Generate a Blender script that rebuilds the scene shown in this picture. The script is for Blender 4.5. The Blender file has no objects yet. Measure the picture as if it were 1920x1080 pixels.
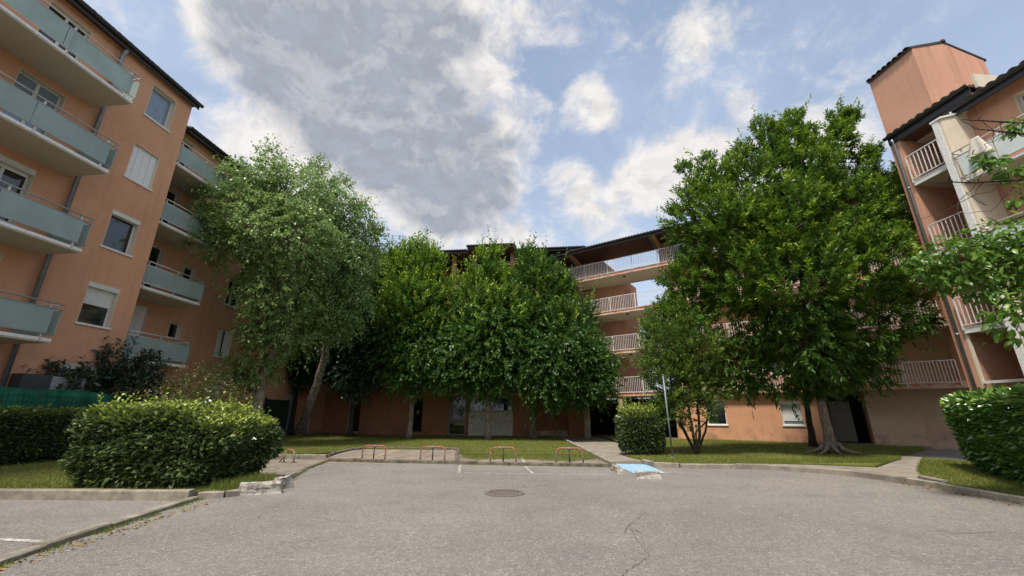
import bpy, math, random
import numpy as np
from mathutils import Vector, Matrix
C = bpy.context.scene.collection
S = bpy.context.scene
random.seed(7); rng = np.random.default_rng(7)
R_ = math.radians

# ------------------------------------------------------------------ camera
PITCH = R_(17.38); EYE = 1.5; FOC = 760.5
cam = bpy.data.cameras.new("camera"); cam.sensor_width = 36.0; cam.lens = 36.0*FOC/1920.0
cam.clip_end = 2000; cam.clip_start = 0.05
co = bpy.data.objects.new("camera", cam); C.objects.link(co)
co.location = (0, 0, EYE); co.rotation_euler = (R_(90)+PITCH, 0, 0); S.camera = co
S.view_settings.view_transform = 'Standard'; S.view_settings.look = 'None'
S.view_settings.gamma = 1; S.view_settings.exposure = 0.72
S.view_settings.use_curve_mapping = False
S.cycles.max_bounces = 6; S.cycles.transparent_max_bounces = 6
S.cycles.diffuse_bounces = 3; S.cycles.glossy_bounces = 3; S.cycles.transmission_bounces = 4

def ray(u, v):
    a = (540-v)/FOC; ct, st = math.cos(PITCH), math.sin(PITCH)
    return Vector(((u-960)/FOC, ct-a*st, st+a*ct))
def at(u, v, Y):
    r = ray(u, v); return r*(Y/r.y)+Vector((0, 0, EYE))
def gp(u, v, z=0.0):
    r = ray(u, v); return r*((z-EYE)/r.z)+Vector((0, 0, EYE))

# ------------------------------------------------------------------ node helper
class NT:
    def __init__(s, nt):
        s.nt = nt; s.n = nt.nodes; s.l = nt.links
    def node(s, t, ins=None, **kw):
        n = s.n.new(t)
        for k, v in kw.items(): setattr(n, k, v)
        if ins:
            for k, v in ins.items():
                if hasattr(v, 'is_output') or isinstance(v, bpy.types.NodeSocket): s.l.new(v, n.inputs[k])
                else: n.inputs[k].default_value = v
        return n
    def math(s, op, a, b=0.0, c=0.0, clamp=False):
        n = s.node('ShaderNodeMath', {0: a, 1: b, 2: c}, operation=op); n.use_clamp = clamp; return n.outputs[0]
    def vmath(s, op, a, b=(0, 0, 0)):
        n = s.node('ShaderNodeVectorMath', {0: a, 1: b}, operation=op)
        return n.outputs[1] if op == 'DOT_PRODUCT' else n.outputs[0]
    def noise(s, vec, scale, detail=4, rough=0.55, dist=0.0):
        return s.node('ShaderNodeTexNoise', {'Vector': vec, 'Scale': scale, 'Detail': detail, 'Roughness': rough, 'Distortion': dist}).outputs[0]
    def ramp(s, fac, a, b, lo=0.0, hi=1.0, smooth=True):
        n = s.node('ShaderNodeMapRange', {0: fac, 1: a, 2: b, 3: lo, 4: hi})
        if smooth: n.interpolation_type = 'SMOOTHSTEP'
        return n.outputs[0]
    def mix(s, fac, a, b, mode='MIX'):
        n = s.node('ShaderNodeMix', data_type='RGBA', blend_type=mode)
        for i, v in ((0, fac), (6, a), (7, b)):
            if isinstance(v, bpy.types.NodeSocket): s.l.new(v, n.inputs[i])
            elif i == 0: n.inputs[i].default_value = v
            else: n.inputs[i].default_value = tuple(v)+(1,) if len(v) == 3 else v
        return n.outputs[2]

# ------------------------------------------------------------------ world: sky with clouds
SUN_EL, SUN_AZ = R_(64), R_(208)      # azimuth clockwise from +Y
w = bpy.data.worlds.new("World"); S.world = w; w.use_nodes = True
W = NT(w.node_tree); W.n.clear()
sky = W.node('ShaderNodeTexSky', sky_type='NISHITA'); sky.sun_disc = False
sky.sun_elevation = SUN_EL; sky.sun_rotation = SUN_AZ; sky.air_density = 1.3; sky.dust_density = 2.2; sky.ozone_density = 1.5
tc = W.node('ShaderNodeTexCoord').outputs['Generated']
dirv = W.vmath('NORMALIZE', tc)
sep = W.node('ShaderNodeSeparateXYZ', {0: dirv}); dz = sep.outputs[2]
# large cloud masses (unit direction, angular radius in degrees, weight), the sky as seen over the courtyard
def cdir(u, v): return ray(u, v).normalized()
MASS = [(445, 15, 7, .5), (500, 60, 10, .7), (600, 60, 14, .9), (720, 60, 14, .9), (850, 50, 11, .8), (930, 80, 7, .45), (600, 170, 9, .7), (690, 190, 12, .9), (780, 260, 11, .9),
        (640, 280, 9, .7), (560, 330, 9, .6), (700, 330, 9, .8), (860, 340, 10, .95), (930, 300, 8, .8), (900, 210, 7, .6), (980, 230, 6, .6), (820, 400, 8, .75), (920, 400, 7, .6), (480, 255, 5, .45), (405, 240, 4, .5), (520, 270, 5, .5),
        (1100, 200, 4.5, .75), (1135, 215, 3, .5), (1290, 110, 3.5, .5), (1310, 60, 4, .42), (1340, 20, 5, .4), (1040, 30, 6, .55), (1230, 20, 6, .35), (1240, 330, 7, .85), (1300, 300, 6, .75), (1190, 350, 5, .6), (1070, 350, 5, .8), (1110, 390, 5, .7), (1380, 330, 8, .6),
        (1020, 440, 6, .5), (1140, 430, 6, .5), (960, 450, 5, .4), (1395, 198, 2.6, .5), (1600, 240, 8, .5), (1500, 300, 8, .55), (870, 70, 4, .5), (1560, 100, 5, .22)]
THICK = [(520, 40, 12, .8), (640, 90, 15, .9), (760, 50, 15, .85), (870, 60, 9, .6), (700, 180, 13, .95), (780, 250, 13, 1.0), (860, 330, 12, 1.0), (930, 360, 9, .9), (830, 380, 9, .8), (680, 300, 9, .5), (1000, 260, 5, .4), (1250, 340, 4, .35), (1120, 380, 4, .35)]
def blobs(lst):
    acc = None
    for u, v, r, wt in lst:
        d = W.vmath('DOT_PRODUCT', dirv, tuple(cdir(u, v)))
        m = W.ramp(d, math.cos(R_(r)), math.cos(R_(r*0.15)), 0, wt)
        acc = m if acc is None else W.math('MAXIMUM', W.math('MULTIPLY', W.math('ADD', acc, m), 0.86), W.math('MAXIMUM', acc, m))
    return acc
warp = W.node('ShaderNodeTexNoise', {'Vector': dirv, 'Scale': 5.0, 'Detail': 5.0})
wv = W.vmath('ADD', dirv, W.vmath('SCALE', W.vmath('SUBTRACT', warp.outputs[1], (.5, .5, .5))))
wv.node.inputs[1].links[0].from_node.inputs[3].default_value = 0.13
stretch = W.vmath('MULTIPLY', wv, (1.0, 1.0, 1.35))
n1 = W.noise(stretch, 3.2, 8, .58)
n2 = W.noise(stretch, 10.0, 7, .62)
fb = W.math('ADD', W.math('MULTIPLY', W.math('SUBTRACT', n1, .5), 1.7), W.math('MULTIPLY', W.math('SUBTRACT', n2, .5), 1.5))
# beyond the frame the cloud field simply goes on, moderately broken
ang = W.vmath('DOT_PRODUCT', dirv, tuple(cdir(960, 300)))
outer = W.ramp(ang, .25, .62, .42, 0.0)
dens = W.math('ADD', W.math('ADD', blobs(MASS), outer), fb)
mask = W.ramp(W.math('ADD', dens, W.math('MULTIPLY', W.math('SUBTRACT', W.noise(stretch, 26.0, 6, .65), .5), 1.1)), .05, 1.05)
thick = W.math('ADD', blobs(THICK), W.math('MULTIPLY', W.ramp(ang, .25, .62, .35, 0.0), 1.0))
low = W.math('ADD', W.math('ADD', blobs(MASS), outer), W.math('MULTIPLY', W.math('SUBTRACT', W.noise(stretch, 4.2, 5, .5), .5), 1.7))
tn = W.math('MULTIPLY', W.ramp(low, .42, 1.30), W.ramp(W.math('ADD', thick, W.math('MULTIPLY', W.math('SUBTRACT', W.noise(wv, 3.6, 6, .6), .5), 2.6)), .10, 1.15))
sh_v = W.vmath('ADD', stretch, (-.010, -.012, .040))       # density a little further up: lit tops, shaded undersides
fb2 = W.math('ADD', W.math('MULTIPLY', W.math('SUBTRACT', W.noise(sh_v, 3.2, 8, .58), .5), 1.7), W.math('MULTIPLY', W.math('SUBTRACT', W.noise(sh_v, 10.0, 7, .62), .5), 1.5))
lit = W.ramp(W.math('SUBTRACT', fb, fb2), -.30, .30)
grey = W.math('ADD', W.math('MULTIPLY', tn, 1.0), W.math('MULTIPLY', W.math('SUBTRACT', .5, lit), .50), clamp=True)
n3 = W.noise(stretch, 24.0, 5, .6)
puff = W.ramp(n3, .35, .65, .94, 1.05)
ccol = W.mix(grey, (.55, .53, .515), (.24, .262, .305))
ccol = W.mix(1.0, ccol, W.node('ShaderNodeCombineXYZ', {0: puff, 1: puff, 2: puff}).outputs[0], 'MULTIPLY')
# bright side towards the sun behind the camera
sund = Vector((math.sin(SUN_AZ)*math.cos(SUN_EL), math.cos(SUN_AZ)*math.cos(SUN_EL), math.sin(SUN_EL)))
sd = W.ramp(W.vmath('DOT_PRODUCT', dirv, tuple(sund)), .55, 1.0, 0, 1)
ccol = W.mix(sd, ccol, (1.5, 1.42, 1.3))
veil = W.ramp(dz, .02, .85, .78, .28)
veil = W.math('ADD', veil, W.math('MULTIPLY', W.ramp(n1, .4, .7), .16))
bgS = W.node('ShaderNodeBackground', {'Color': sky.outputs[0], 'Strength': 0.085})
bgV = W.node('ShaderNodeBackground', {'Color': (.42, .50, .63, 1), 'Strength': 1.0})
bgC = W.node('ShaderNodeBackground', {'Color': ccol, 'Strength': 1.0})
m1 = W.node('ShaderNodeMixShader', {0: veil, 1: bgS.outputs[0], 2: bgV.outputs[0]})
m2 = W.node('ShaderNodeMixShader', {0: mask, 1: m1.outputs[0], 2: bgC.outputs[0]})
W.l.new(m2.outputs[0], W.node('ShaderNodeOutputWorld').inputs[0])

sl = bpy.data.lights.new("sun", 'SUN'); sl.energy = 3.0; sl.angle = R_(8); sl.color = (1.0, .93, .84)
so = bpy.data.objects.new("sun", sl); C.objects.link(so)
so.rotation_euler = (-sund).to_track_quat('-Z', 'Y').to_euler()

# ------------------------------------------------------------------ materials
def mat(name, fn):
    m = bpy.data.materials.new(name); m.use_nodes = True
    N = NT(m.node_tree); N.n.clear()
    out = N.node('ShaderNodeOutputMaterial'); p = N.node('ShaderNodeBsdfPrincipled')
    N.l.new(p.outputs[0], out.inputs[0]); N.P = p; N.out = out
    N.pos = N.node('ShaderNodeNewGeometry').outputs['Position']
    fn(N); return m
def bump(N, h, strength, dist):
    b = N.node('ShaderNodeBump', {'Height': h, 'Strength': strength, 'Distance': dist})
    N.l.new(b.outputs[0], N.P.inputs['Normal'])
def setc(N, c):
    if isinstance(c, bpy.types.NodeSocket): N.l.new(c, N.P.inputs['Base Color'])
    else: N.P.inputs['Base Color'].default_value = tuple(c)+(1,)
def rough(N, r, spec=.5, metal=0):
    N.P.inputs['Roughness'].default_value = r; N.P.inputs['Specular IOR Level'].default_value = spec; N.P.inputs['Metallic'].default_value = metal
def stucco(col, col2, streak=.35, fine=90):
    def f(N):
        a = N.noise(N.pos, .45, 5); b = N.noise(N.pos, 6, 5, .65)
        s = N.vmath('MULTIPLY', N.pos, (3.2, 3.2, .22)); st = N.ramp(N.noise(s, 1.4, 5, .6), .48, .78, 0, streak)
        c = N.mix(N.ramp(a, .3, .7), col, col2); pt = N.noise(N.pos, 1.3, 6, .7, .8); c = N.mix(N.ramp(pt, .52, .72, 0, .22), c, tuple(x*.68 for x in col2)); c = N.mix(N.ramp(pt, .28, .42, .18, 0), c, tuple(min(1, x*1.22) for x in col))
        c = N.mix(N.ramp(b, .35, .75, 0, .16), c, tuple(x*.62 for x in col))
        c = N.mix(st, c, tuple(x*.55 for x in col2))
        g = N.noise(N.pos, fine, 3, .7); c = N.mix(N.ramp(g, .3, .7, .0, .14), c, tuple(x*.7 for x in col))
        z = N.node('ShaderNodeSeparateXYZ', {0: N.pos}).outputs[2]
        dm = N.math('MULTIPLY', N.ramp(z, .25, 1.1, 1, 0), N.ramp(N.noise(N.pos, 2.3, 5), .42, .68, 0, .55))
        c = N.mix(dm, c, (.12, .095, .07))
        setc(N, c); rough(N, .9, .2); bump(N, g, .5, .006)
    return f
def plain(col, r=.6, spec=.4, metal=0, var=.2, scale=8, b=0.0):
    def f(N):
        n = N.noise(N.pos, scale, 5, .6); c = N.mix(N.ramp(n, .35, .7), col, tuple(x*(1-var) for x in col))
        setc(N, c); rough(N, r, spec, metal)
        if b: bump(N, N.noise(N.pos, scale*8, 3), b, .004)
    return f
M = {}
M['orange'] = mat('salmon_render', stucco((.66, .35, .21), (.58, .30, .175), .30))
M['orange_r'] = mat('pale_salmon_render', stucco((.64, .35, .235), (.55, .30, .20), .55))
M['orange_b'] = mat('rust_render', stucco((.46, .21, .11), (.41, .185, .095), .25))
M['cream'] = mat('cream_render', stucco((.72, .64, .51), (.68, .60, .47), .28))
M['beige'] = mat('beige_render', stucco((.66, .48, .34), (.60, .43, .30), .25))
M['soffit_c'] = mat('painted_concrete', stucco((.56, .51, .41), (.52, .47, .37), .12))
M['concrete'] = mat('raw_concrete', plain((.40, .37, .32), .9, .2, 0, .35, 5, .5))
def kerbm(N):
    a = N.noise(N.pos, 3, 6, .65); b = N.noise(N.pos, 45, 4, .7)
    c = N.mix(N.ramp(a, .35, .65), (.33, .295, .235), (.20, .178, .14)); c = N.mix(N.ramp(b, .45, .7, 0, .5), c, (.12, .11, .09))
    m = N.ramp(N.noise(N.pos, 5.5, 6, .7), .56, .72, 0, .7); c = N.mix(m, c, (.10, .095, .035))
    setc(N, c); rough(N, .95, .15); bump(N, b, .8, .012)
M['kerb'] = mat('weathered_kerb_concrete', kerbm)
def stonem(N):
    a = N.noise(N.pos, 9, 7, .7); b = N.noise(N.pos, 60, 4, .7)
    c = N.mix(N.ramp(a, .42, .6), (.42, .385, .335), (.20, .18, .15)); c = N.mix(N.ramp(b, .45, .7, 0, .4), c, (.16, .14, .11))
    setc(N, c); rough(N, .95, .15); bump(N, a, .9, .02)
def peel(N):
    n = N.noise(N.vmath('MULTIPLY', N.pos, (1, 1, 2.2)), 2.6, 6, .7); m = N.noise(N.pos, 9, 5, .7)
    c = N.mix(N.ramp(n, .46, .52), (.60, .29, .17), (.66, .47, .36)); c = N.mix(N.ramp(m, .55, .68, 0, .7), c, (.36, .26, .2)); setc(N, c); rough(N, .9, .2)
M['peel'] = mat('peeling_edge_paint', peel)
M['kerb_d'] = mat('grimy_kerb', plain((.19, .165, .125), .95, .15, 0, .6, 4, .6))
M['stone'] = mat('chipped_whitewashed_concrete', stonem)
M['white'] = mat('white_paint', plain((.74, .73, .70), .45, .4, 0, .12, 12))
M['pvc'] = mat('off_white_frame', plain((.68, .66, .60), .4, .4, 0, .14, 10))
M['rail_w'] = mat('white_rail_paint', plain((.80, .78, .74), .4, .5, 0, .25, 20))
M['alu'] = mat('brushed_rail_metal', plain((.55, .53, .50), .35, .5, .3, .2, 20))
M['zinc'] = mat('zinc_pipe', plain((.22, .23, .25), .4, .5, .4, .3, 7))
M['gutter'] = mat('charcoal_gutter', plain((.035, .033, .034), .45, .5, 0, .4, 6))
M['tile'] = mat('brown_roof_tile', plain((.085, .06, .05), .85, .3, 0, .55, 5, .4))
M['brownwood'] = mat('brown_soffit_board', plain((.13, .065, .045), .7, .3, 0, .4, 4))
def frost(N):
    n = N.noise(N.pos, 1.3, 4); c = N.mix(N.ramp(n, .35, .65), (.49, .60, .575), (.44, .54, .525))
    s = N.noise(N.vmath('MULTIPLY', N.pos, (1, 1, .3)), 9, 4); c = N.mix(N.ramp(s, .5, .8, 0, .25), c, (.3, .38, .36))
    setc(N, c); rough(N, .22, .6)
    t = N.node('ShaderNodeBsdfTranslucent', {'Color': c}); m = N.node('ShaderNodeMixShader', {0: .48, 1: N.P.outputs[0], 2: t.outputs[0]})
    N.l.new(m.outputs[0], N.out.inputs[0])
M['frost'] = mat('frosted_green_glass', frost)
def glassm(N):
    n = N.noise(N.pos, 2.0, 3); setc(N, N.mix(N.ramp(n, .4, .6), (.010, .012, .013), (.022, .026, .026))); rough(N, .04, .9)
    bump(N, N.noise(N.pos, .8, 2), .05, .05)
M['glass'] = mat('dark_window_glass', glassm)
M['pale_pane'] = mat('curtain_and_sky_glass', plain((.20, .27, .32), .08, .9, 0, .25, 2))  # pale blue tone stands for curtains and for sky mirrored in the glass
M['frost_w'] = mat('pale_frosted_glass', plain((.62, .66, .62), .25, .6, 0, .12, 2))
M['dark'] = mat('unlit_interior', plain((.012, .011, .010), .8, .2))  # near-black colour for openings and recesses, their shade painted in
M['greenmesh'] = mat('green_screen_mesh', plain((.010, .15, .085), .55, .4, 0, .45, 3))
M['greengate'] = mat('dark_green_gate', plain((.010, .028, .02), .5, .4))
M['greypanel'] = mat('grey_cabinet', plain((.34, .35, .36), .5, .4))
M['darkpanel'] = mat('dark_grey_cabinet', plain((.06, .06, .065), .5, .4))
M['door_y'] = mat('ochre_door_board', plain((.38, .27, .12), .6, .3))
M['door_w'] = mat('pale_grey_door', plain((.42, .42, .38), .5, .4))
M['cab'] = mat('cream_panel', plain((.76, .71, .60), .6, .3, 0, .25, 5))
M['iron'] = mat('cast_iron', plain((.17, .145, .125), .8, .3, .1, .4, 30, .5))
M['bag'] = mat('canvas_cloth', plain((.62, .57, .48), .85, .2, 0, .2, 6))
M['lampglass'] = mat('lamp_cover', plain((.5, .5, .48), .3, .5))
def hoopm(N):
    n = N.noise(N.pos, 14, 5, .7); z = N.node('ShaderNodeSeparateXYZ', {0: N.pos}).outputs[2]
    c = N.mix(N.ramp(n, .52, .62), (.30, .085, .055), (.30, .23, .19))
    up = N.ramp(z, .26, .42); c = N.mix(up, N.mix(N.ramp(n, .45, .6), (.22, .17, .14), (.45, .36, .30)), c)
    setc(N, c); rough(N, .55, .4)
M['hoop'] = mat('worn_orange_paint', hoopm)
M['postm'] = mat('rusty_dark_steel', plain((.10, .075, .065), .7, .4, .3, .5, 20))
M['galv'] = mat('galvanised_steel', plain((.20, .225, .25), .5, .4, .4, .25, 10))
def asphalt(N):
    big = N.noise(N.pos, .16, 5, .6); mid = N.noise(N.pos, 1.1, 6, .65, .6); fine = N.noise(N.pos, 24, 5, .78, 1.6)
    v = N.node('ShaderNodeTexVoronoi', {'Vector': N.pos, 'Scale': 70.0}).outputs['Distance']
    c = N.mix(N.ramp(big, .32, .66), (.29, .262, .228), (.21, .192, .17))
    c = N.mix(N.ramp(mid, .45, .72, 0, .55), c, (.17, .155, .14))
    c = N.mix(N.ramp(mid, .22, .42, .35, 0), c, (.38, .35, .31))
    c = N.mix(N.ramp(fine, .38, .60, .7, 0), c, (.10, .092, .083)); c = N.mix(N.ramp(fine, .54, .68, 0, .7), c, (.50, .47, .42))
    sp = N.ramp(v, .05, .3, .35, 0); c = N.mix(sp, c, (.12, .11, .10))
    s = N.node('ShaderNodeSeparateXYZ', {0: N.pos}); st = N.noise(N.vmath('MULTIPLY', N.pos, (.25, 1.6, 1)), .9, 4, .6)
    c = N.mix(N.ramp(st, .52, .75, 0, .35), c, (.16, .145, .13))
    oil = N.noise(N.pos, .55, 3, .5); c = N.mix(N.ramp(oil, .66, .76, 0, .5), c, (.10, .095, .09))
    h = N.math('ADD', fine, N.math('MULTIPLY', v, .8))
    setc(N, c); rough(N, .88, .25); bump(N, h, .8, .012)
M['asphalt'] = mat('weathered_asphalt', asphalt)
def bay(N):
    a = N.noise(N.pos, 1.2, 6, .65); b = N.noise(N.pos, 40, 4, .7)
    c = N.mix(N.ramp(a, .35, .65), (.24, .20, .16), (.15, .125, .10)); c = N.mix(N.ramp(b, .4, .65, 0, .5), c, (.36, .31, .25))
    m = N.ramp(N.noise(N.pos, 2.1, 6, .7), .52, .66, 0, .8); c = N.mix(m, c, (.085, .095, .03))
    setc(N, c); rough(N, .95, .15); bump(N, b, .8, .012)
M['bay'] = mat('mossy_bay_surface', bay)
def path(N):
    a = N.noise(N.pos, 1.6, 6, .65); b = N.noise(N.pos, 45, 4, .7)
    c = N.mix(N.ramp(a, .35, .65), (.30, .26, .21), (.20, .175, .14)); c = N.mix(N.ramp(b, .45, .7, 0, .4), c, (.13, .11, .09))
    m = N.ramp(N.noise(N.pos, 3.1, 6, .7), .60, .70, 0, .6); c = N.mix(m, c, (.13, .115, .04))
    setc(N, c); rough(N, .95, .15); bump(N, b, .7, .01)
M['path'] = mat('gritty_path', path)
def soil(N):
    a = N.noise(N.pos, 1.5, 6, .65); b = N.noise(N.pos, 18, 5, .7); d = N.noise(N.pos, .8, 4)
    c = N.mix(N.ramp(a, .35, .65), (.10, .125, .028), (.15, .15, .04)); c = N.mix(N.ramp(b, .45, .7, 0, .6), c, (.045, .06, .015))
    c = N.mix(N.ramp(d, .52, .68, 0, .75), c, (.13, .10, .055))
    setc(N, c); rough(N, .95, .1); bump(N, b, .9, .03)
M['lawn'] = mat('lawn_ground', soil)
M['ground'] = mat('distant_ground', plain((.10, .10, .06), .95, .1, 0, .4, .1))
def paint(col, thr=.5, base=(.26, .24, .21)):
    def f(N):
        a = N.noise(N.pos, 7, 6, .7); b = N.noise(N.pos, 50, 4, .7)
        k = N.math('ADD', N.math('MULTIPLY', a, .7), N.math('MULTIPLY', b, .3))
        setc(N, N.mix(N.ramp(k, thr-.05, thr+.05), col, base)); rough(N, .85, .25); bump(N, b, .6, .01)
    return f
M['line'] = mat('worn_white_line', paint((.50, .475, .43), .485))
M['line_y'] = mat('worn_orange_line', paint((.55, .34, .20), .55, (.2, .16, .13)))
M['blue'] = mat('worn_blue_paint', paint((.20, .40, .56), .535, (.45, .50, .52)))
M['crack'] = mat('asphalt_crack', plain((.045, .042, .04), .95, .1))
M['patchm'] = mat('dark_asphalt_patch', plain((.20, .18, .155), .9, .2, 0, .3, 20, .5))
M['litterm'] = mat('dead_leaves', plain((.30, .20, .08), .8, .2, 0, .5, 30))
def barkm(c1, c2, sc=14, zs=.25):
    def f(N):
        v = N.vmath('MULTIPLY', N.pos, (1, 1, zs)); n = N.noise(v, sc, 6, .7); m = N.noise(N.pos, 3, 4)
        c = N.mix(N.ramp(n, .38, .62), c1, c2); c = N.mix(N.ramp(m, .5, .7, 0, .4), c, tuple(x*.6 for x in c1))
        setc(N, c); rough(N, .95, .1); bump(N, n, 1.0, .04)
    return f
M['bark'] = mat('grey_brown_bark', barkm((.33, .27, .21), (.13, .105, .08)))
M['bark_d'] = mat('dark_bark', barkm((.07, .058, .045), (.03, .025, .02)))
M['bark_b'] = mat('birch_bark', barkm((.40, .36, .31), (.07, .055, .045), 9, 1.3))
def leafm(dark, light, tip, trans=.28, gloss=.38, spec=.45):
    def f(N):
        t = N.node('ShaderNodeAttribute', attribute_name='tone').outputs['Fac']
        q = N.node('ShaderNodeAttribute', attribute_name='tipness').outputs['Fac']
        c = N.mix(t, dark, light); c = N.mix(q, c, tip)
        setc(N, c); rough(N, gloss, spec)
        tr = N.node('ShaderNodeBsdfTranslucent', {'Color': N.mix(.5, c, tuple(min(1, x*1.5) for x in light))})
        m = N.node('ShaderNodeMixShader', {0: trans, 1: N.P.outputs[0], 2: tr.outputs[0]}); N.l.new(m.outputs[0], N.out.inputs[0])
    return f
M['lf_birch'] = mat('birch_leaf', leafm((.10, .19, .045), (.23, .34, .11), (.36, .44, .12), .35, .36, .5))
M['lf_row'] = mat('hornbeam_leaf', leafm((.028, .08, .016), (.07, .16, .026), (.33, .46, .035), .28, .45, .35))
M['lf_dark'] = mat('dark_row_leaf', leafm((.025, .06, .025), (.05, .10, .04), (.08, .13, .05), .2, .4))  # darker copy of the row leaf, shade put into the colour
M['lf_big'] = mat('broad_tree_leaf', leafm((.036, .092, .012), (.085, .175, .018), (.31, .44, .03), .3, .45, .35))
M['lf_wil'] = mat('feathery_leaf', leafm((.055, .12, .018), (.12, .20, .03), (.27, .34, .04), .3, .5))
M['lf_hedge'] = mat('privet_leaf', leafm((.045, .08, .028), (.105, .15, .05), (.28, .34, .05), .2, .32, .42))
M['lf_laurel'] = mat('laurel_leaf', leafm((.04, .11, .018), (.08, .19, .03), (.24, .38, .05), .18, .22, .65))
M['lf_shrub'] = mat('dark_shrub_leaf', leafm((.025, .042, .026), (.05, .075, .04), (.10, .12, .05), .12, .4))
M['lf_shoot'] = mat('yellowish_shoot_leaf', leafm((.06, .075, .022), (.12, .13, .04), (.20, .17, .05), .25, .4))
M['lf_vine'] = mat('overhanging_leaf', leafm((.06, .14, .018), (.12, .235, .03), (.26, .38, .05), .33, .35))
M['grass'] = mat('grass_blade', leafm((.10, .145, .025), (.19, .215, .04), (.34, .29, .09), .3, .6, .3))
M['core'] = mat('twigs_and_inner_shade', plain((.022, .024, .012), .95, .1))  # near-black, the dim inside of the hedges put into the colour

# ------------------------------------------------------------------ object helpers
def tag(o, label=None, cat=None, group=None, kind=None):
    if label: o['label'] = label
    if cat: o['category'] = cat
    if group: o['group'] = group
    if kind: o['kind'] = kind
    return o
def empty(name, loc=(0, 0, 0), label=None, cat=None, group=None, kind=None):
    o = bpy.data.objects.new(name, None); o.empty_display_size = .2; C.objects.link(o); o.location = loc
    return tag(o, label, cat, group, kind)
def link(name, me, m, parent=None):
    o = bpy.data.objects.new(name, me); C.objects.link(o)
    if m and not me.materials: me.materials.append(M[m] if isinstance(m, str) else m)
    if parent is not None:
        o.parent = parent; o.matrix_parent_inverse = wm(parent).inverted()
    return o
def wm(o):
    m = Matrix.LocRotScale(o.location, o.rotation_euler, o.scale)
    return wm(o.parent) @ o.matrix_parent_inverse @ m if o.parent else m
class Fr:
    """facade frame: s runs along, o outward, z up"""
    def __init__(f, P, angdeg):
        a = R_(angdeg); f.P = Vector((P[0], P[1], 0)); f.d = Vector((math.sin(a), math.cos(a), 0)); f.n = Vector((f.d.y, -f.d.x, 0))
    def __call__(f, s, o, z): return f.P + f.d*s + f.n*o + Vector((0, 0, z))
class WF:
    def __call__(f, x, y, z): return Vector((x, y, z))
W0 = WF()
class MB:
    def __init__(s): s.v = []; s.f = []; s.sm = False
    def add(s, vs, fs):
        b = len(s.v); s.v += [tuple(v) for v in vs]; s.f += [tuple(b+i for i in f) for f in fs]; return s
    def box(s, F, s0, s1, o0, o1, z0, z1):
        vs = [F(a, b, c) for c in (z0, z1) for b in (o0, o1) for a in (s0, s1)]
        return s.add(vs, [(0, 1, 3, 2), (4, 6, 7, 5), (0, 4, 5, 1), (2, 3, 7, 6), (0, 2, 6, 4), (1, 5, 7, 3)])
    def quad(s, *p): return s.add(p, [tuple(range(len(p)))])
    def prism(s, F, prof, a0, a1, axis='s'):
        """prof: list of (o,z) closed polygon, extruded along s"""
        n = len(prof); vs = [F(a0, p, q) for p, q in prof]+[F(a1, p, q) for p, q in prof]
        return s.add(vs, [tuple(range(n))[::-1], tuple(range(n, 2*n))]+[(i, (i+1) % n, n+(i+1) % n, n+i) for i in range(n)])
    def poly(s, pts, z0, z1):
        n = len(pts); vs = [(p[0], p[1], z0) for p in pts]+[(p[0], p[1], (p[2] if len(p) > 2 else z1)) for p in pts]
        return s.add(vs, [tuple(range(n))[::-1], tuple(range(n, 2*n))]+[(i, (i+1) % n, n+(i+1) % n, n+i) for i in range(n)])
    def tube(s, pts, r, n=8, caps=True):
        pts = [Vector(p) for p in pts]; rr = r if isinstance(r, (list, tuple)) else [r]*len(pts); b = len(s.v)
        up = Vector((0, 0, 1)); prev = None
        for i, p in enumerate(pts):
            t = (pts[min(i+1, len(pts)-1)]-pts[max(i-1, 0)]).normalized()
            x = (prev - t*prev.dot(t)) if prev is not None else t.cross(up if abs(t.z) < .95 else Vector((1, 0, 0)))
            x.normalize(); prev = x; y = t.cross(x)
            for k in range(n):
                a = 2*math.pi*k/n; s.v.append(tuple(p+(x*math.cos(a)+y*math.sin(a))*rr[i]))
        for i in range(len(pts)-1):
            for k in range(n):
                k2 = (k+1) % n; s.f.append((b+i*n+k, b+i*n+k2, b+(i+1)*n+k2, b+(i+1)*n+k))
        if caps:
            s.f.append(tuple(b+k for k in range(n))[::-1]); s.f.append(tuple(b+(len(pts)-1)*n+k for k in range(n)))
        s.sm = True; return s
    def mesh(s, name):
        me = bpy.data.meshes.new(name); me.from_pydata(s.v, [], s.f); me.validate()
        if s.sm: me.polygons.foreach_set('use_smooth', [True]*len(me.polygons))
        me.update(); return me
    def build(s, name, m, parent=None, kind=None):
        o = link(name, s.mesh(name), m, parent)
        if kind: o['kind'] = kind
        return o
def bevel(o, wdt=.006, seg=1):
    md = o.modifiers.new('bevel', 'BEVEL'); md.width = wdt; md.segments = seg; md.limit_method = 'ANGLE'
    return o
def skin(F, s0, s1, z0, z1, holes, o=0.0):
    """wall face with rectangular openings"""
    ss = sorted({s0, s1, *[min(max(h[0], s0), s1) for h in holes], *[min(max(h[1], s0), s1) for h in holes]})
    zs = sorted({z0, z1, *[min(max(h[2], z0), z1) for h in holes], *[min(max(h[3], z0), z1) for h in holes]})
    mb = MB()
    for i in range(len(ss)-1):
        for j in range(len(zs)-1):
            a, b, c, d = ss[i], ss[i+1], zs[j], zs[j+1]; cs, cz = (a+b)/2, (c+d)/2
            if any(h[0] < cs < h[1] and h[2] < cz < h[3] for h in holes): continue
            mb.quad(F(a, o, c), F(b, o, c), F(b, o, d), F(a, o, d))
    return mb
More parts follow.
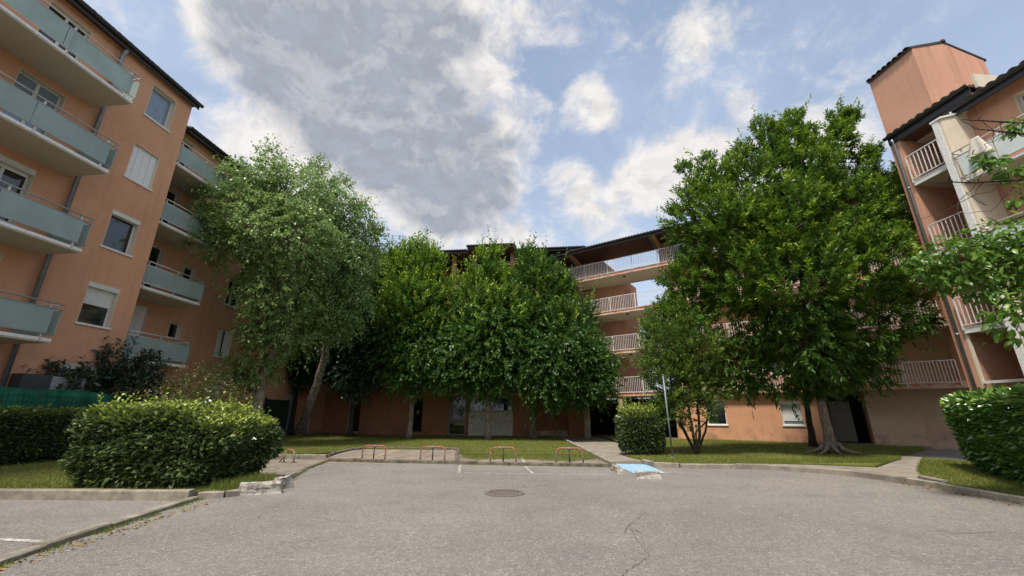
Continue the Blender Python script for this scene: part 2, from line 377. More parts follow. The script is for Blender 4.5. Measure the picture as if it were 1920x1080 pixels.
def window(F, s0, s1, z0, z1, o, parent, mull=1, glass='glass', liner='cream', depth=.20, sill=True, roller=0, shutters=0, frame='pvc', fw=.055, openshut=False, transom=None):
    """opening at wall plane o: lining, frame, panes, sill, shutters"""
    fo = o-depth+.02
    mb = MB()
    mb.box(F, s0, s0+fw, fo-.05, fo, z0, z1); mb.box(F, s1-fw, s1, fo-.05, fo, z0, z1)
    mb.box(F, s0+fw, s1-fw, fo-.05, fo, z0, z0+fw); mb.box(F, s0+fw, s1-fw, fo-.05, fo, z1-fw, z1)
    wd = (s1-s0-2*fw); cells = []
    for i in range(mull):
        a = s0+fw+wd*i/mull; b = s0+fw+wd*(i+1)/mull
        if i: mb.box(F, a-.04, a+.04, fo-.045, fo+.004, z0+fw, z1-fw)
        cells.append((a+(.04 if i else 0), b-(.04 if i < mull-1 else 0)))
    if transom: mb.box(F, s0+fw, s1-fw, fo-.045, fo+.006, transom-.04, transom+.04)
    wo = mb.build('window', frame, parent)
    for a, b in cells:
        zz = [z0+fw, z1-fw] if not transom else [z0+fw, transom-.04, transom+.04, z1-fw]
        for k in range(0, len(zz), 2):
            MB().box(F, a, b, fo-.035, fo-.022, zz[k], zz[k+1]).build('pane', glass, wo)
    lt = .012
    ln = MB(); ln.box(F, s0-.0, s0+lt, fo, o+.004, z0, z1); ln.box(F, s1-lt, s1, fo, o+.004, z0, z1); ln.box(F, s0+lt, s1-lt, fo, o+.004, z1-lt, z1)
    ln.box(F, s0+lt, s1-lt, fo, o+.002, z0, z0+lt); ln.build('lining', liner, wo)
    if sill: bevel(MB().box(F, s0-.05, s1+.05, fo+.01, o+.055, z0-.05, z0+.018).build('sill', 'white', wo))
    if roller:
        zb = z1-(z1-z0)*roller; r = MB(); n = max(3, int((z1-zb)/.055))
        for k in range(n):
            a = zb+(z1-zb)*k/n; b = zb+(z1-zb)*(k+1)/n
            r.prism(F, [(fo+.02, a), (fo+.042, a+(b-a)*.25), (fo+.042, a+(b-a)*.75), (fo+.02, b), (fo+.012, b), (fo+.012, a)], s0+fw, s1-fw)
        r.build('roller_shutter', 'white', wo)
        MB().box(F, s0+lt, s1-lt, fo+.045, o-.01, z1-.17, z1-lt).build('roller_box', 'pvc', wo)
    for i in range(shutters):
        a = s0+lt+(s1-s0-2*lt)*i/shutters; b = s0+lt+(s1-s0-2*lt)*(i+1)/shutters
        if openshut:
            if i in (0, shutters-1):
                gp_ = .30*(s1-s0)
                a2, b2 = (s0+.02, s0+.02+gp_*1.15) if i == 0 else (s1-.02-gp_*1.25, s1-.02)
                bevel(MB().box(F, a2, b2, fo+.03, fo+.06, z0+.03, z1-.03).build('shutter', 'white', wo), .004)
        else:
            bevel(MB().box(F, a+.004, b-.004, fo+.05+.006*(i % 2), fo+.08+.006*(i % 2), z0+.03, z1-.02).build('shutter', 'white', wo), .004)
    return wo
def balcony(F, s0, s1, dep, zb, parent, o=0.0, th=.11, panels=None, left=True, right=True, ph=(.25, .93), tr=1.1, pmat='frost', rmat='alu'):
    b = MB(); b.box(F, s0, s1, o+.001, o+dep, zb, zb+th); sl_ = b.build('balcony', 'soffit_c', parent)
    e = o+dep
    t = MB().box(F, s0-.01, s1+.01, e, e+.02, zb+.04, zb+th+.015); t.box(F, s1, s1+.02, o+.02, e, zb+.03, zb+th+.02); t.build('edge_trim', 'rail_w', sl_)
    if panels is None:
        n = max(1, round((s1-s0)/1.9)); panels = [s0+(s1-s0)*i/n for i in range(n+1)]
    for a, c in zip(panels[:-1], panels[1:]):
        bevel(MB().box(F, a+.012, c-.012, e+.03, e+.042, zb+ph[0], zb+ph[1]).build('panel', pmat, sl_), .003)
    r = MB()
    for z, rad in ((ph[0]-.012, .016), (ph[1]+.012, .018), (tr, .022)):
        pts = []
        if left: pts.append(F(s0-.02, o+.02, zb+z))
        pts += [F(s0-.02, e+.035, zb+z), F(s1+.04, e+.035, zb+z)]
        if right: pts.append(F(s1+.04, o+.02, zb+z))
        for p, q in zip(pts[:-1], pts[1:]): r.tube([p, q], rad, 6)
    r.build('handrail', rmat, sl_)
    for a in panels[:-1]+[panels[-1]-.25]:
        a2 = a+.12
        m = MB(); m.box(F, a2, a2+.05, e+.0, e+.028, zb+.02, zb+tr-.02); m.build('post', rmat, sl_)
    for flag, a in ((left, s0-.035), (right, s1+.03)):
        if flag: MB().box(F, a, a+.012, o+.06, e+.02, zb+ph[0], zb+ph[1]).build('panel', pmat, sl_)
    return sl_
def railing(F, s0, s1, o, z0, z1, parent, sp=.115, rad=.010, mt='rail_w'):
    r = MB(); r.box(F, s0, s1, o-.02, o+.02, z1-.03, z1); r.box(F, s0, s1, o-.015, o+.015, z0+.08, z0+.105)
    n = max(1, int((s1-s0)/1.6)); 
    for i in range(n+1):
        a = s0+(s1-s0)*i/n; r.box(F, a-.016, a+.016, o-.018, o+.018, z0-.06, z1-.03)
    ro = r.build('railing', mt, parent); b = MB(); n = int((s1-s0)/sp)
    for i in range(1, n):
        a = s0+(s1-s0)*i/n; b.box(F, a-rad, a+rad, o-rad, o+rad, z0+.105, z1-.03)
    b.build('baluster', mt, ro, 'stuff'); return ro
def pipe(F, s, o, z0, z1, r, parent, m='zinc', top=None):
    mb = MB(); pts = [F(s, o, z0), F(s, o, z1)]
    if top: pts += [F(s, o+top*.3, z1+.15), F(s, o+top, z1+.3)]
    mb.tube(pts, r, 10)
    for z in np.arange(z0+1.2, z1, 2.7): mb.tube([F(s, o, z-.04), F(s, o, z+.04)], r*1.22, 10)
    return mb.build('downpipe', m, parent)
def eave(F, s0, s1, o, z, parent, depth=4, rise=1.3, tilepitch=.21, back=0.0, gut=True, tiles='joined', soff='brownwood', soffback=0.0, fas=.17):
    """roof slope starting at eave line (o,z), going back; gutter in front; scalloped tile ends"""
    deck = MB(); deck.prism(F, [(o, z), (o, z+.05), (o-depth, z+.05+rise), (o-depth, z)], s0, s1)
    ro = deck.build('roof', soff, parent)
    sl = rise/depth; n = int((s1-s0)/tilepitch)
    def one(L=None):
        mb = MB(); r = tilepitch*.5; L = depth+.06; k = 6; vs = []
        for (oo, zz) in ((.06, -.06*sl), (.06-L, (L-.06)*sl)):
            for rr in (r, r*.72):
                for i in range(k+1):
                    a = math.pi*i/k; vs.append((rr*math.cos(a), oo, zz+.06+rr*.95*math.sin(a)))
        q = k+1; fs = []
        for i in range(k):
            fs += [(i, i+1, 2*q+i+1, 2*q+i), (q+i, 3*q+i, 3*q+i+1, q+i+1), (i, q+i, q+i+1, i+1)]
        return vs, fs
    vs, fs = one()
    if tiles == 'joined':
        mb = MB()
        for i in range(n): mb.add([F(s0+tilepitch*(i+.5)+v[0], o+v[1], z+v[2]) for v in vs], fs)
        mb.build('tile', 'tile', ro, 'stuff')
    else:
        mb = MB(); mb.add([F(s0+tilepitch*.5+v[0], o+v[1], z+v[2])-F(s0+tilepitch*.5, o, z) for v in vs], fs); me = mb.mesh('tile')
        for i in range(n):
            t = link('tile', me, 'tile', ro); t.location = F(s0+tilepitch*(i+.5), o, z+random.uniform(-.006, .012)); t.matrix_parent_inverse = wm(ro).inverted()
    if gut:
        g = MB(); k = 8; pr = [(o+.07+.075*math.cos(math.pi+math.pi*i/k), z+.045+.085*math.sin(math.pi+math.pi*i/k)) for i in range(k+1)]
        pr += [(o+.07+.085*math.cos(math.pi*2-math.pi*i/k), z+.05+.1*math.sin(math.pi*2-math.pi*i/k)) for i in range(k+1)]
        g.prism(F, pr, s0-.05, s1+.05); g.build('gutter', 'gutter', parent)
        MB().box(F, s0, s1, o-.03, o-.004, z-fas, z-.002).build('fascia', 'gutter', parent)
    return ro
# ================================================================== GROUND
def sheet(name, pts, z, m, kind='structure', parent=None, thick=None):
    mb = MB()
    if thick: mb.poly([(p[0], p[1]) if len(p) == 2 else p for p in pts], z-thick, z)
    else: mb.quad(*[(p[0], p[1], z) for p in pts])
    o = mb.build(name, m, parent); o['kind'] = kind; return o
sheet('ground', [(-400, -200), (400, -200), (400, 600), (-400, 600)], -.03, 'ground')
sheet('car_park', [(-22, -12), (22, -12), (22, 34), (-22, 34)], 0.0, 'asphalt')
K_FRONT = [(-6.25, 14.85), (-1.62, 14.02), (3.02, 13.25)]
K_LEFT = [(-4.9, 1.5), (-5.25, 4.0), (-5.55, 5.6), (-5.78, 7.4), (-5.9, 8.35)]
K_ISLE = [(-18, 8.75), (-12.5, 8.55), (-9.3, 8.4), (-5.95, 8.35)]
# lawns, footpaths and bays (raised sheets)
def lawn_mesh(name, pts, zf, m, skirt=.18):
    """triangulated sheet with a height function and a skirt"""
    import mathutils.geometry as G
    xs = [p[0] for p in pts]; ys = [p[1] for p in pts]; st = .5; inner = []
    def inside(x, y):
        c = False; n = len(pts); j = n-1
        for i in range(n):
            xi, yi = pts[i]; xj, yj = pts[j]
            if (yi > y) != (yj > y) and x < (xj-xi)*(y-yi)/(yj-yi)+xi: c = not c
            j = i
        return c
    x = min(xs)
    while x < max(xs):
        y = min(ys)
        while y < max(ys):
            if inside(x, y): inner.append(Vector((x, y)))
            y += st
        x += st
    vs2 = [Vector(p) for p in pts]; n = len(vs2)
    r = G.delaunay_2d_cdt(vs2+inner, [], [list(range(n))], 1, 1e-4)
    mb = MB(); mb.add([(v.x, v.y, zf(v.x, v.y)) for v in r[0]], [tuple(f) for f in r[2]])
    for i in range(n):
        a, b = pts[i], pts[(i+1) % n]
        mb.quad((a[0], a[1], zf(*a)), (b[0], b[1], zf(*b)), (b[0], b[1], zf(*b)-skirt), (a[0], a[1], zf(*a)-skirt))
    o = mb.build(name, m); o['kind'] = 'structure'; o['inside'] = 0; del o['inside']
    return inside
def zl(x, y): return .12+.20*min(1, max(0, (-9.0-x)/3.0))+.02*math.sin(x*1.3+y)*math.cos(y*.9)*(1 if x < -6.5 else 0)
LAWN_L = [(-18, 8.85), (-12.5, 8.65), (-9.3, 8.5), (-6.0, 8.45), (-5.4, 8.9), (-5.15, 9.5), (-5.35, 10.1), (-6.4, 10.9), (-9.5, 11.4), (-10.5, 16.4), (-13.3, 17.5), (-13.5, 9.5), (-16, 9.2)]
LAWN_L = [(-18, 8.85), (-12.5, 8.65), (-9.3, 8.5), (-6.0, 8.45), (-5.4, 8.9), (-5.15, 9.5), (-5.35, 10.1), (-6.4, 10.9), (-9.5, 11.4), (-10.5, 15.9), (-16.4, 15.9)]
def zb_(x, y): return .12+.13*min(1, max(0, (-9.0-x)/4.0))
LAWN_B = [(-16.4, 16.0), (-8.9, 15.55), (-7.6, 16.0), (-6.9, 17.6), (-6.7, 19.1), (-2.25, 18.6), (-2.2, 13.95+.3), (2.85, 13.45+.1), (2.95, 24.9), (2.9, 29.6), (-13.9, 31.4), (-15.9, 16.0)]
LAWN_B = [(-15.6, 16.0), (-8.9, 15.55), (-7.6, 16.0), (-6.9, 17.6), (-6.7, 19.1), (-2.25, 18.6), (-2.1, 16.6), (2.92, 16.0), (2.92, 29.6), (-13.9, 31.4)]
def zr(x, y): return .12+.06*min(1, max(0, (y-16)/6))
LAWN_R = [(4.5, 13.4), (5.3, 13.25), (6.6, 13.35), (7.8, 13.3), (8.9, 13.0), (10.2, 12.4), (11.4, 13.4), (12.9, 14.6), (14.6, 16.5), (18.0, 19.0), (9.2, 25.6), (5.9, 27.5), (5.6, 22), (5.5, 18.0), (4.6, 16.9), (4.1, 15.6)]
LAWN_R2 = [(9.55, 10.3), (9.3, 9.4), (9.2, 8.0), (9.2, 5.0), (14.2, 5.0), (14.2, 15.0), (13.4, 14.3), (11.0, 11.9)]
in_L = lawn_mesh('lawn', LAWN_L, zl, 'lawn'); in_B = lawn_mesh('lawn', LAWN_B, zb_, 'lawn')
in_R = lawn_mesh('lawn', LAWN_R, zr, 'lawn'); in_R2 = lawn_mesh('lawn', LAWN_R2, zr, 'lawn')
sheet('parking_bay', [(-6.9, 17.6), (-6.35, 14.9), (-1.62, 14.1), (2.95, 13.35), (2.9, 16.0), (-2.1, 16.6), (-2.25, 18.6), (-6.7, 19.1)], .07, 'bay', thick=.1)
sheet('footpath', [(3.05, 14.25), (4.2, 14.2), (4.55, 16.9), (5.45, 18.0), (5.55, 22), (5.85, 27.5), (5.85, 31.5), (3.0, 31.5)], .07, 'path', thick=.1)
sheet('footpath', [(7.0, 12.95), (8.2, 12.4), (8.95, 11.5), (9.3, 10.4), (9.5, 10.25), (11.0, 11.95), (13.4, 14.35), (14.3, 15.2), (14.2, 16.1), (12.9, 14.5), (11.4, 13.3), (10.2, 12.3), (8.9, 12.9), (7.8, 13.2), (6.6, 13.3)], .10, 'path', thick=.12)
sheet('footpath', [(5.9, 27.6), (9.2, 25.75), (18.5, 19.2), (20, 20.4), (8, 29), (5.9, 31)], .17, 'path', thick=.2)
sheet('bay_apron', [(-16, 11.5), (-9.4, 11.42), (-6.4, 11.0), (-6.1, 12.6), (-6.25, 14.7), (-6.45, 15.4), (-10.4, 15.75)], .004, 'bay')

# ---- kerbs: every stone its own piece
def kerb(label, pts, zt, zb=-.05, wd=.13, L=.95, m='kerb', jit=.012):
    root = empty('kerb', (pts[0][0], pts[0][1], 0)); root['kind'] = 'structure'
    # resample
    P = [Vector((p[0], p[1], 0)) for p in pts]; d = [0]
    for a, b in zip(P[:-1], P[1:]): d.append(d[-1]+(b-a).length)
    def at_(t):
        for i in range(len(P)-1):
            if t <= d[i+1]+1e-6: return P[i].lerp(P[i+1], (t-d[i])/max(1e-6, d[i+1]-d[i]))
        return P[-1]
    n = max(1, round(d[-1]/L))
    for i in range(n):
        a = at_(d[-1]*i/n); b = at_(d[-1]*(i+1)/n); t = (b-a).normalized(); nn = Vector((t.y, -t.x, 0))
        g = .003+random.random()*.006; a = a+t*g; b = b-t*g
        z = zt+random.uniform(-jit, jit); j = nn*random.uniform(-jit, jit); k = 4
        mb = MB(); vs = []
        for q in range(k+1):
            p = a.lerp(b, q/k)+j
            e = [random.uniform(-.006, .006) for _ in range(4)]
            for off, zz in ((-wd/2, zb), (-wd/2, z+e[0]-.012), (-wd/2+.02, z+e[1]), (wd/2-.02, z+e[2]), (wd/2, z+e[3]-.015), (wd/2, zb)):
                vs.append(p+nn*off+Vector((0, 0, zz)))
        fs = []
        for q in range(k):
            for h in range(6): fs.append((q*6+h, q*6+(h+1) % 6, (q+1)*6+(h+1) % 6, (q+1)*6+h))
        fs += [(5, 4, 3, 2, 1, 0), tuple(k*6+h for h in range(6))]
        mb.add(vs, fs); mb.build('kerb_stone', m, root)
    return root
kerb('', K_ISLE, .16, wd=.18, L=1.9)
kerb('', K_LEFT, .06, wd=.16, L=1.0)
kerb('', [(-5.9, 8.45), (-5.45, 8.6), (-5.2, 8.9)], .12, wd=.14, L=.5)
kerb('', [(-5.15, 10.15), (-5.6, 11.2), (-6.0, 12.8), (-6.3, 14.75), (-6.55, 15.6)], .035, wd=.12, L=.9, m='kerb_d')
kerb('', [(-12.2, 15.85), (-9.0, 15.45), (-6.6, 15.6)], .16, wd=.16, L=1.0)
kerb('', [(-6.6, 15.7), (-6.85, 17.2), (-6.75, 19.2), (-2.2, 18.65), (-2.1, 16.6), (-1.75, 14.1)], .16, wd=.12, L=1.0, m='kerb_d')
kerb('', K_FRONT, .10, wd=.12, L=1.0, m='kerb_d')
kerb('', [(2.98, 12.9), (2.98, 16), (3.0, 20), (3.05, 26), (3.1, 29)], .19, wd=.14, L=1.0)
kerb('', [(4.25, 14.2), (4.3, 13.45), (4.55, 13.1), (5.5, 13.05), (6.9, 12.9), (7.6, 12.6), (8.15, 12.2), (8.7, 11.5), (9.05, 10.5), (9.12, 9.6), (9.02, 8.5), (9.0, 7.5), (9.05, 6.0), (9.2, 3.0)], .13, wd=.14, L=.8)
kerb('', [(9.5, 10.3), (9.35, 9.6)], .16, wd=.12, L=.8)

# broken whitewashed concrete lumps
def lump(label, L, Wd, H, pos, rot, seed, name='concrete_block'):
    import bmesh
    bm = bmesh.new(); bmesh.ops.create_cube(bm, size=1); bmesh.ops.subdivide_edges(bm, edges=bm.edges[:], cuts=4, use_grid_fill=True)
    rr = random.Random(seed)
    from mathutils import noise as NZ
    for v in bm.verts:
        c = v.co.copy(); tp = 1-.30*(c.z+.5)
        v.co = Vector((c.x*L*(1-.10*(c.z+.5)), c.y*Wd*tp, (c.z+.5)*H))
        nz = NZ.noise_vector(c*2.3+Vector((seed, 0, 0)))*.035+NZ.noise_vector(c*8+Vector((seed, 3, 0)))*.012
        if c.z > -.45: v.co += nz*min(1, H/.2)
    me = bpy.data.meshes.new(name); bm.to_mesh(me); bm.free()
    o = link(name, me, 'stone'); o.location = pos; o.rotation_euler = (0, 0, rot); tag(o, label, 'concrete block'); return o
lump('long chipped grey concrete block edging the planted corner beside the big rounded hedge', .80, .22, .23, (-5.02, 8.93, -.01), R_(22), 3)
lump('short upright concrete block at the tip of the planted corner, end of the left kerb', .34, .26, .24, (-4.92, 9.55, -.01), R_(70), 8)
lump('low worn concrete lump on the asphalt in front of the blue parking marking', .62, .26, .17, (3.38, 11.0, -.01), R_(-4), 12)
lump('narrow whitewashed concrete strip leading from the bay corner towards the blue marking', .16, 1.0, .16, (2.90, 12.25, -.01), R_(-2), 21)

# painted markings
def stripe(a, b, wd, z, m, label='painted line on the asphalt', name='painted_line'):
    a, b = Vector(a), Vector(b); t = (b-a).normalized(); n = Vector((t.y, -t.x))*wd/2
    o = MB().quad((*(a+n), z), (*(b+n), z), (*(b-n), z), (*(a-n), z)).build(name, m); o['kind'] = 'structure'; return o
stripe((-1.42, 12.0), (2.5, 11.62), .07, .005, 'line'); stripe((-1.45, 12.05), (-1.62, 13.85), .07, .005, 'line'); stripe((.56, 11.87), (.40, 13.5), .07, .005, 'line')
stripe((-7.2, 5.95), (-5.72, 5.72), .09, .005, 'line'); stripe((-8.6, 12.75), (-6.3, 12.75), .08, .009, 'line')
stripe((-4.9, 14.9), (-4.95, 18.7), .09, .075, 'line_y'); stripe((-4.9, 18.3), (-3.0, 18.15), .08, .079, 'line_y'); stripe((.38, 13.9), (.32, 15.9), .07, .075, 'line')
stripe((-6.2, 14.55), (-3.9, 14.2), .08, .005, 'line_y')
o = MB().quad((3.2, 14.15, .006), (3.30, 11.95, .006), (4.15, 11.95, .006), (4.25, 13.9, .006)).build('blue_marking', 'blue'); o['kind'] = 'structure'
stripe((3.2, 14.2), (3.27, 11.9), .06, .010, 'line'); stripe((3.3, 11.88), (4.6, 11.93), .05, .010, 'line')
# cracks
def crack(pts, wd, n=9):
    pts = [tuple(p)[:2] for p in pts]
    mb = MB(); P = []
    for a, b in zip(pts[:-1], pts[1:]):
        for k in range(n):
            t = k/n; P.append(Vector((a[0]+(b[0]-a[0])*t+random.uniform(-.02, .02), a[1]+(b[1]-a[1])*t+random.uniform(-.02, .02))))
    P.append(Vector(pts[-1][:2])); vs = []
    for i, p in enumerate(P):
        t = (P[min(i+1, len(P)-1)]-P[max(i-1, 0)]).normalized(); nn = Vector((t.y, -t.x))*wd*random.uniform(.3, 1)*.5
        vs += [(*(p+nn), .004), (*(p-nn), .004)]
    mb.add(vs, [(2*i, 2*i+1, 2*i+3, 2*i+2) for i in range(len(P)-1)]); o = mb.build('crack', 'crack'); o['kind'] = 'structure'
crack([gp(1215, 958), gp(1180, 985), gp(1192, 1010), gp(1217, 1043), gp(1190, 1060), gp(1165, 1080), gp(1150, 1100)], .0065)
crack([gp(1180, 985), gp(1170, 1000)], .008, 4)
crack([gp(1192, 992), gp(1200, 1002)], .01, 4)
def stain(cx, cy, rx, ry, sd):
    rr = random.Random(sd); ph = [rr.uniform(0, 6.3) for _ in range(4)]; mb = MB()
    mb.add([(cx+rx*math.cos(a)*(1+.22*math.sin(3*a+ph[0])+.12*math.sin(7*a+ph[1])+.06*math.sin(13*a+ph[2])), cy+ry*math.sin(a)*(1+.25*math.sin(2*a+ph[3])+.1*math.sin(9*a+ph[0])), .004) for a in np.linspace(0, 2*math.pi, 60, endpoint=False)], [tuple(range(60))])
    o = mb.build('asphalt_stain', 'patchm'); o['kind'] = 'structure'
stain(6.1, 6.2, .34, .11, 4); stain(.72, 10.0, .15, .03, 5)
# manhole
mh = empty('manhole_cover', (-.15, 9.0, 0), 'round cast iron manhole cover set in the asphalt of the car park', 'manhole cover')
def disc(r0, r1, z0, z1, n=40, cx=-.15, cy=9.0):
    mb = MB(); vs = []
    for r, z in ((r0, z1), (r1, z1), (r1, z0)):
        vs += [(cx+r*math.cos(2*math.pi*k/n), cy+r*math.sin(2*math.pi*k/n), z) for k in range(n)]
    mb.add(vs, [(k, (k+1) % n, n+(k+1) % n, n+k) for k in range(n)]+[(n+k, n+(k+1) % n, 2*n+(k+1) % n, 2*n+k) for k in range(n)]); return mb
disc(.31, .40, 0, .012).build('frame', 'iron', mh)
lid = disc(.0, .295, 0, .007).build('lid', 'iron', mh)
mb = MB()
for i in range(-4, 5):
    for j in range(-4, 5):
        if i*i+j*j < 19: mb.box(W0, -.15+i*.06-.02, -.15+i*.06+.02, 9+j*.06-.02, 9+j*.06+.02, .0075, .013)
mb.build('grip_pattern', 'iron', lid, 'stuff')

# ---- parking hoops
def hoop(x, y, ang, zg, wd=.82, h=.44, label='', single=False, fallen=False):
    r = empty('parking_hoop', (x, y, zg), label, 'parking barrier', 'folding parking barriers at the bays')
    t = Vector((math.cos(ang), math.sin(ang), 0)); O = Vector((x, y, zg)); pts = []
    rc = .16 if not single else wd/2
    hw = wd/2
    pts.append(O-t*hw)
    for k in range(9):
        a = math.pi-k/8*math.pi/2; pts.append(O+t*(-hw+rc+rc*math.cos(a))+Vector((0, 0, h-rc+rc*math.sin(a))))
    for k in range(9):
        a = math.pi/2-k/8*math.pi/2; pts.append(O+t*(hw-rc+rc*math.cos(a))+Vector((0, 0, h-rc+rc*math.sin(a))))
    pts.append(O+t*hw); MB().tube(pts, .025, 8).build('hoop_tube', 'hoop', r)
    for s in (-1, 1): bevel(MB().box(W0, *sorted(((O+t*s*hw).x-.06, (O+t*s*hw).x+.06)), (O+t*s*hw).y-.06, (O+t*s*hw).y+.06, zg, zg+.012).build('foot_plate', 'postm', r), .003)
    if not single:
        MB().tube([O, O+Vector((0, 0, h-.01))], .022, 8).build('post', 'postm', r)
        MB().tube([O+Vector((0, 0, h-.05)), O+Vector((0, 0, h+.03))], .038, 8).build('lock', 'galv', r)
    else:
        n = Vector((-t.y, t.x, 0)); MB().tube([O-t*hw*.9+Vector((0, 0, .2)), O-t*(hw+.12)-n*.05+Vector((0, 0, .02))], .02, 8).build('brace', 'postm', r)
    return r
sk = -math.atan(.16)
hoop(-4.62, 14.60, sk, .07, label='orange parking barrier in the leftmost bay of the raised strip, moss at its feet')
hoop(-2.58, 14.20, sk, .07, label='orange parking barrier just left of the kerb that divides the mossy bays')
hoop(-.28, 13.85, sk, .07, label='orange parking barrier with pale legs where lawn spills over the bay')
hoop(1.78, 13.55, sk, .07, label='faded orange parking barrier nearest to the footpath kerb on the right')
hoop(-7.35, 14.45, sk, .004, .36, .40, label='narrow arched orange barrier with a brace behind the rounded hedge', single=True)

# sign pole
p0 = Vector((5.42, 14.75, .1)); r = empty('sign_pole', p0, 'bare galvanised steel pole standing between the clipped bush and the feathery tree', 'pole')
MB().tube([p0, p0+Vector((-.02, .03, 2.75))], .029, 10).build('pole', 'galv', r); MB().tube([p0+Vector((-.02, .03, 2.75)), p0+Vector((-.02, .03, 2.78))], .04, 10).build('cap', 'galv', r)
MB().tube([p0, p0+Vector((0, 0, .05))], .07, 10).build('collar', 'concrete', r)

# ================================================================== LEFT BUILDING
A = empty('apartment_building', (-15, 14, 0), 'salmon block on the left with frosted glass balconies and dark eave', 'building')
L1 = Fr((-14.04, 12.8), 6.09); L2 = Fr((-15.0, 20.5), 6.09)
wz = [(1.65, 3.07), (4.35, 5.77), (7.03, 8.44), (9.77, 11.19), (12.47, 13.90)]
EL = 14.32
holes1 = [(0, 1.0, a, b) for a, b in wz]
skin(L1, -1.22, 1.65, 0, EL, holes1).build('wall', 'orange', A)
# recessed part left of the downpipe
frz = [(.75, 3.12), (3.60, 5.83), (6.28, 8.54), (8.98, 11.29), (11.68, 13.98)]
fr_cols = [(-3.35, -2.17), (-6.6, -5.2), (-10, -8.6)]
holes0 = [(a, b, c, d) for a, b in fr_cols for c, d in frz]
skin(L1, -14, -1.22, 0, EL, holes0, -.10).build('wall', 'orange', A)
MB().box(L1, -1.22, -1.218, -.10, 0, 0, EL).build('wall', 'orange', A)
for (a, b) in fr_cols:
    for k, (c, d) in enumerate(frz):
        if k == 0: window(L1, a, b, c+.9, d, -.10, A, 2, roller=.5)
        else: window(L1, a, b, c, d, -.10, A, 2, 'glass' if k != 3 else 'pale_pane', sill=False, roller=(.12 if k == 2 else 0), transom=c+.5)
    c = frz[0]; MB().box(L1, a, b, -.13, -.101, .75, 1.65).build('wall', 'orange', A)
cfg = [dict(roller=.6, mull=1), dict(roller=.52, mull=1), dict(roller=.13, mull=1), dict(shutters=4, mull=1), dict(glass='pale_pane', mull=1)]
for (c, d), k in zip(wz, cfg): window(L1, 0, 1.0, c, d, 0, A, **k)
for k in range(4):
    zb = 3.40+2.7*k
    balcony(L1, -9.5, -1.46, 1.45, zb, A, o=-.10, panels=[-9.5, -7.4, -5.5, -3.55, -1.62], left=False)
MB().box(L1, -14, 1.65, -9, -8.9, 0, EL).build('rear_wall', 'orange', A)
MB().box(L1, 1.63, 1.65, -9, -.001, 0, EL+.02).build('end_wall', 'orange', A)
MB().box(L1, -14, -13.98, -9, -.101, 0, EL).build('end_wall', 'orange', A)
# L2
small = [(4.8, 5.5), (7.5, 8.2), (10.2, 10.9), (12.9, 13.6)]
frL2 = [(3.60, 5.85), (6.28, 8.55), (8.98, 11.3), (11.68, 13.95)]
cols2 = [(-.05, .92), (4.2, 5.2), (8.0, 9.0)]
h2 = [(a, b, c, d) for a, b in cols2 for c, d in wz if not (a > 3 and c < 3)]+[(-2.72, -2.1, a, b) for a, b in small]+[(-5.0, -3.82, a, b) for a, b in frL2]+[(6.15, 7.2, .25, 2.98)]
skin(L2, -6.4, 11.4, 0, EL, h2).build('wall', 'orange', A)
for a, b in cols2:
    for k, (c, d) in enumerate(wz):
        if a > 3 and k == 0: continue
        window(L2, a, b, c, d, 0, A, 2, shutters=(4 if k in (0, 1, 3) else 0), openshut=(k != 3), roller=(0 if k != 4 else .3))
for a, b in small: window(L2, -2.72, -2.1, a, b, 0, A, 1)
for k, (a, b) in enumerate(frL2): window(L2, -5.0, -3.82, a, b, 0, A, 2, sill=False, shutters=(4 if k == 0 else 0))
for k in range(4): balcony(L2, -5.85, -3.12, 1.6, 3.36+2.7*k, A, panels=[-5.85, -4.6, -3.12], left=False)
dr = MB().box(L2, 6.2, 7.15, -.12, -.06, .27, 2.93).build('door', 'door_w', A); MB().box(L2, 6.27, 6.31, -.06, -.02, 1.2, 1.36).build('handle', 'zinc', dr)
t = MB(); t.box(L2, 6.15, 6.2, -.16, .012, .25, 2.98); t.box(L2, 7.15, 7.2, -.16, .012, .25, 2.98); t.box(L2, 6.2, 7.15, -.16, .012, 2.93, 2.98); t.build('door_frame', 'door_w', A)
pipe(L2, 8.9, .1, .2, 13.9, .07, A, 'pvc')
MB().box(L2, -6.4, 11.4, -7, -6.9, 0, EL).build('rear_wall', 'orange', A)
pipe(L1, -1.30, .09, .1, 13.85, .062, A, 'zinc', top=.12)
eave(L1, -14, 1.78, .22, EL+.03, A, depth=4.8, rise=1.5, tiles='single')
eave(L1, -14, 1.78, -9.2, EL+.03, A, depth=-4.5, rise=1.5, gut=False)
eave(L2, -4.6, 11.6, .42, EL-.02, A, depth=4.2, rise=1.4)
MB().box(L2, -6.3, 11.5, -6.9, .42, EL-.05, EL-.022).build('soffit', 'gutter', A)
# chimney-like vent on the roof edge
vt = MB().box(L1, -.25, -.05, -.9, -.7, EL+.2, EL+.95).build('vent', 'tile', A)
# dark green gate leaning against L2, gate post
g = empty('garden_gate', L2(4.5, .8, .2), 'dark green solid gate with a pale post beside the back left doorway', 'gate')
bevel(MB().box(L2, 3.4, 5.45, .75, .80, .25, 2.35).build('gate_leaf', 'greengate', g)); MB().box(L2, 5.5, 5.6, .72, .82, .15, 2.55).build('post', 'galv', g); MB().box(L2, 3.3, 3.38, .72, .82, .15, 2.45).build('post', 'greengate', g)
# cabinets by the wall
cb = empty('utility_cabinet', L1(-.6, .4, .25), 'two tone grey cabinet against the salmon wall above the green screen', 'cabinet')
MB().box(L1, -1.15, -.45, .05, .42, .2, 2.62).build('side_panel', 'darkpanel', cb); MB().box(L1, -.447, .45, .05, .44, .2, 2.60).build('front_panel', 'greypanel', cb)

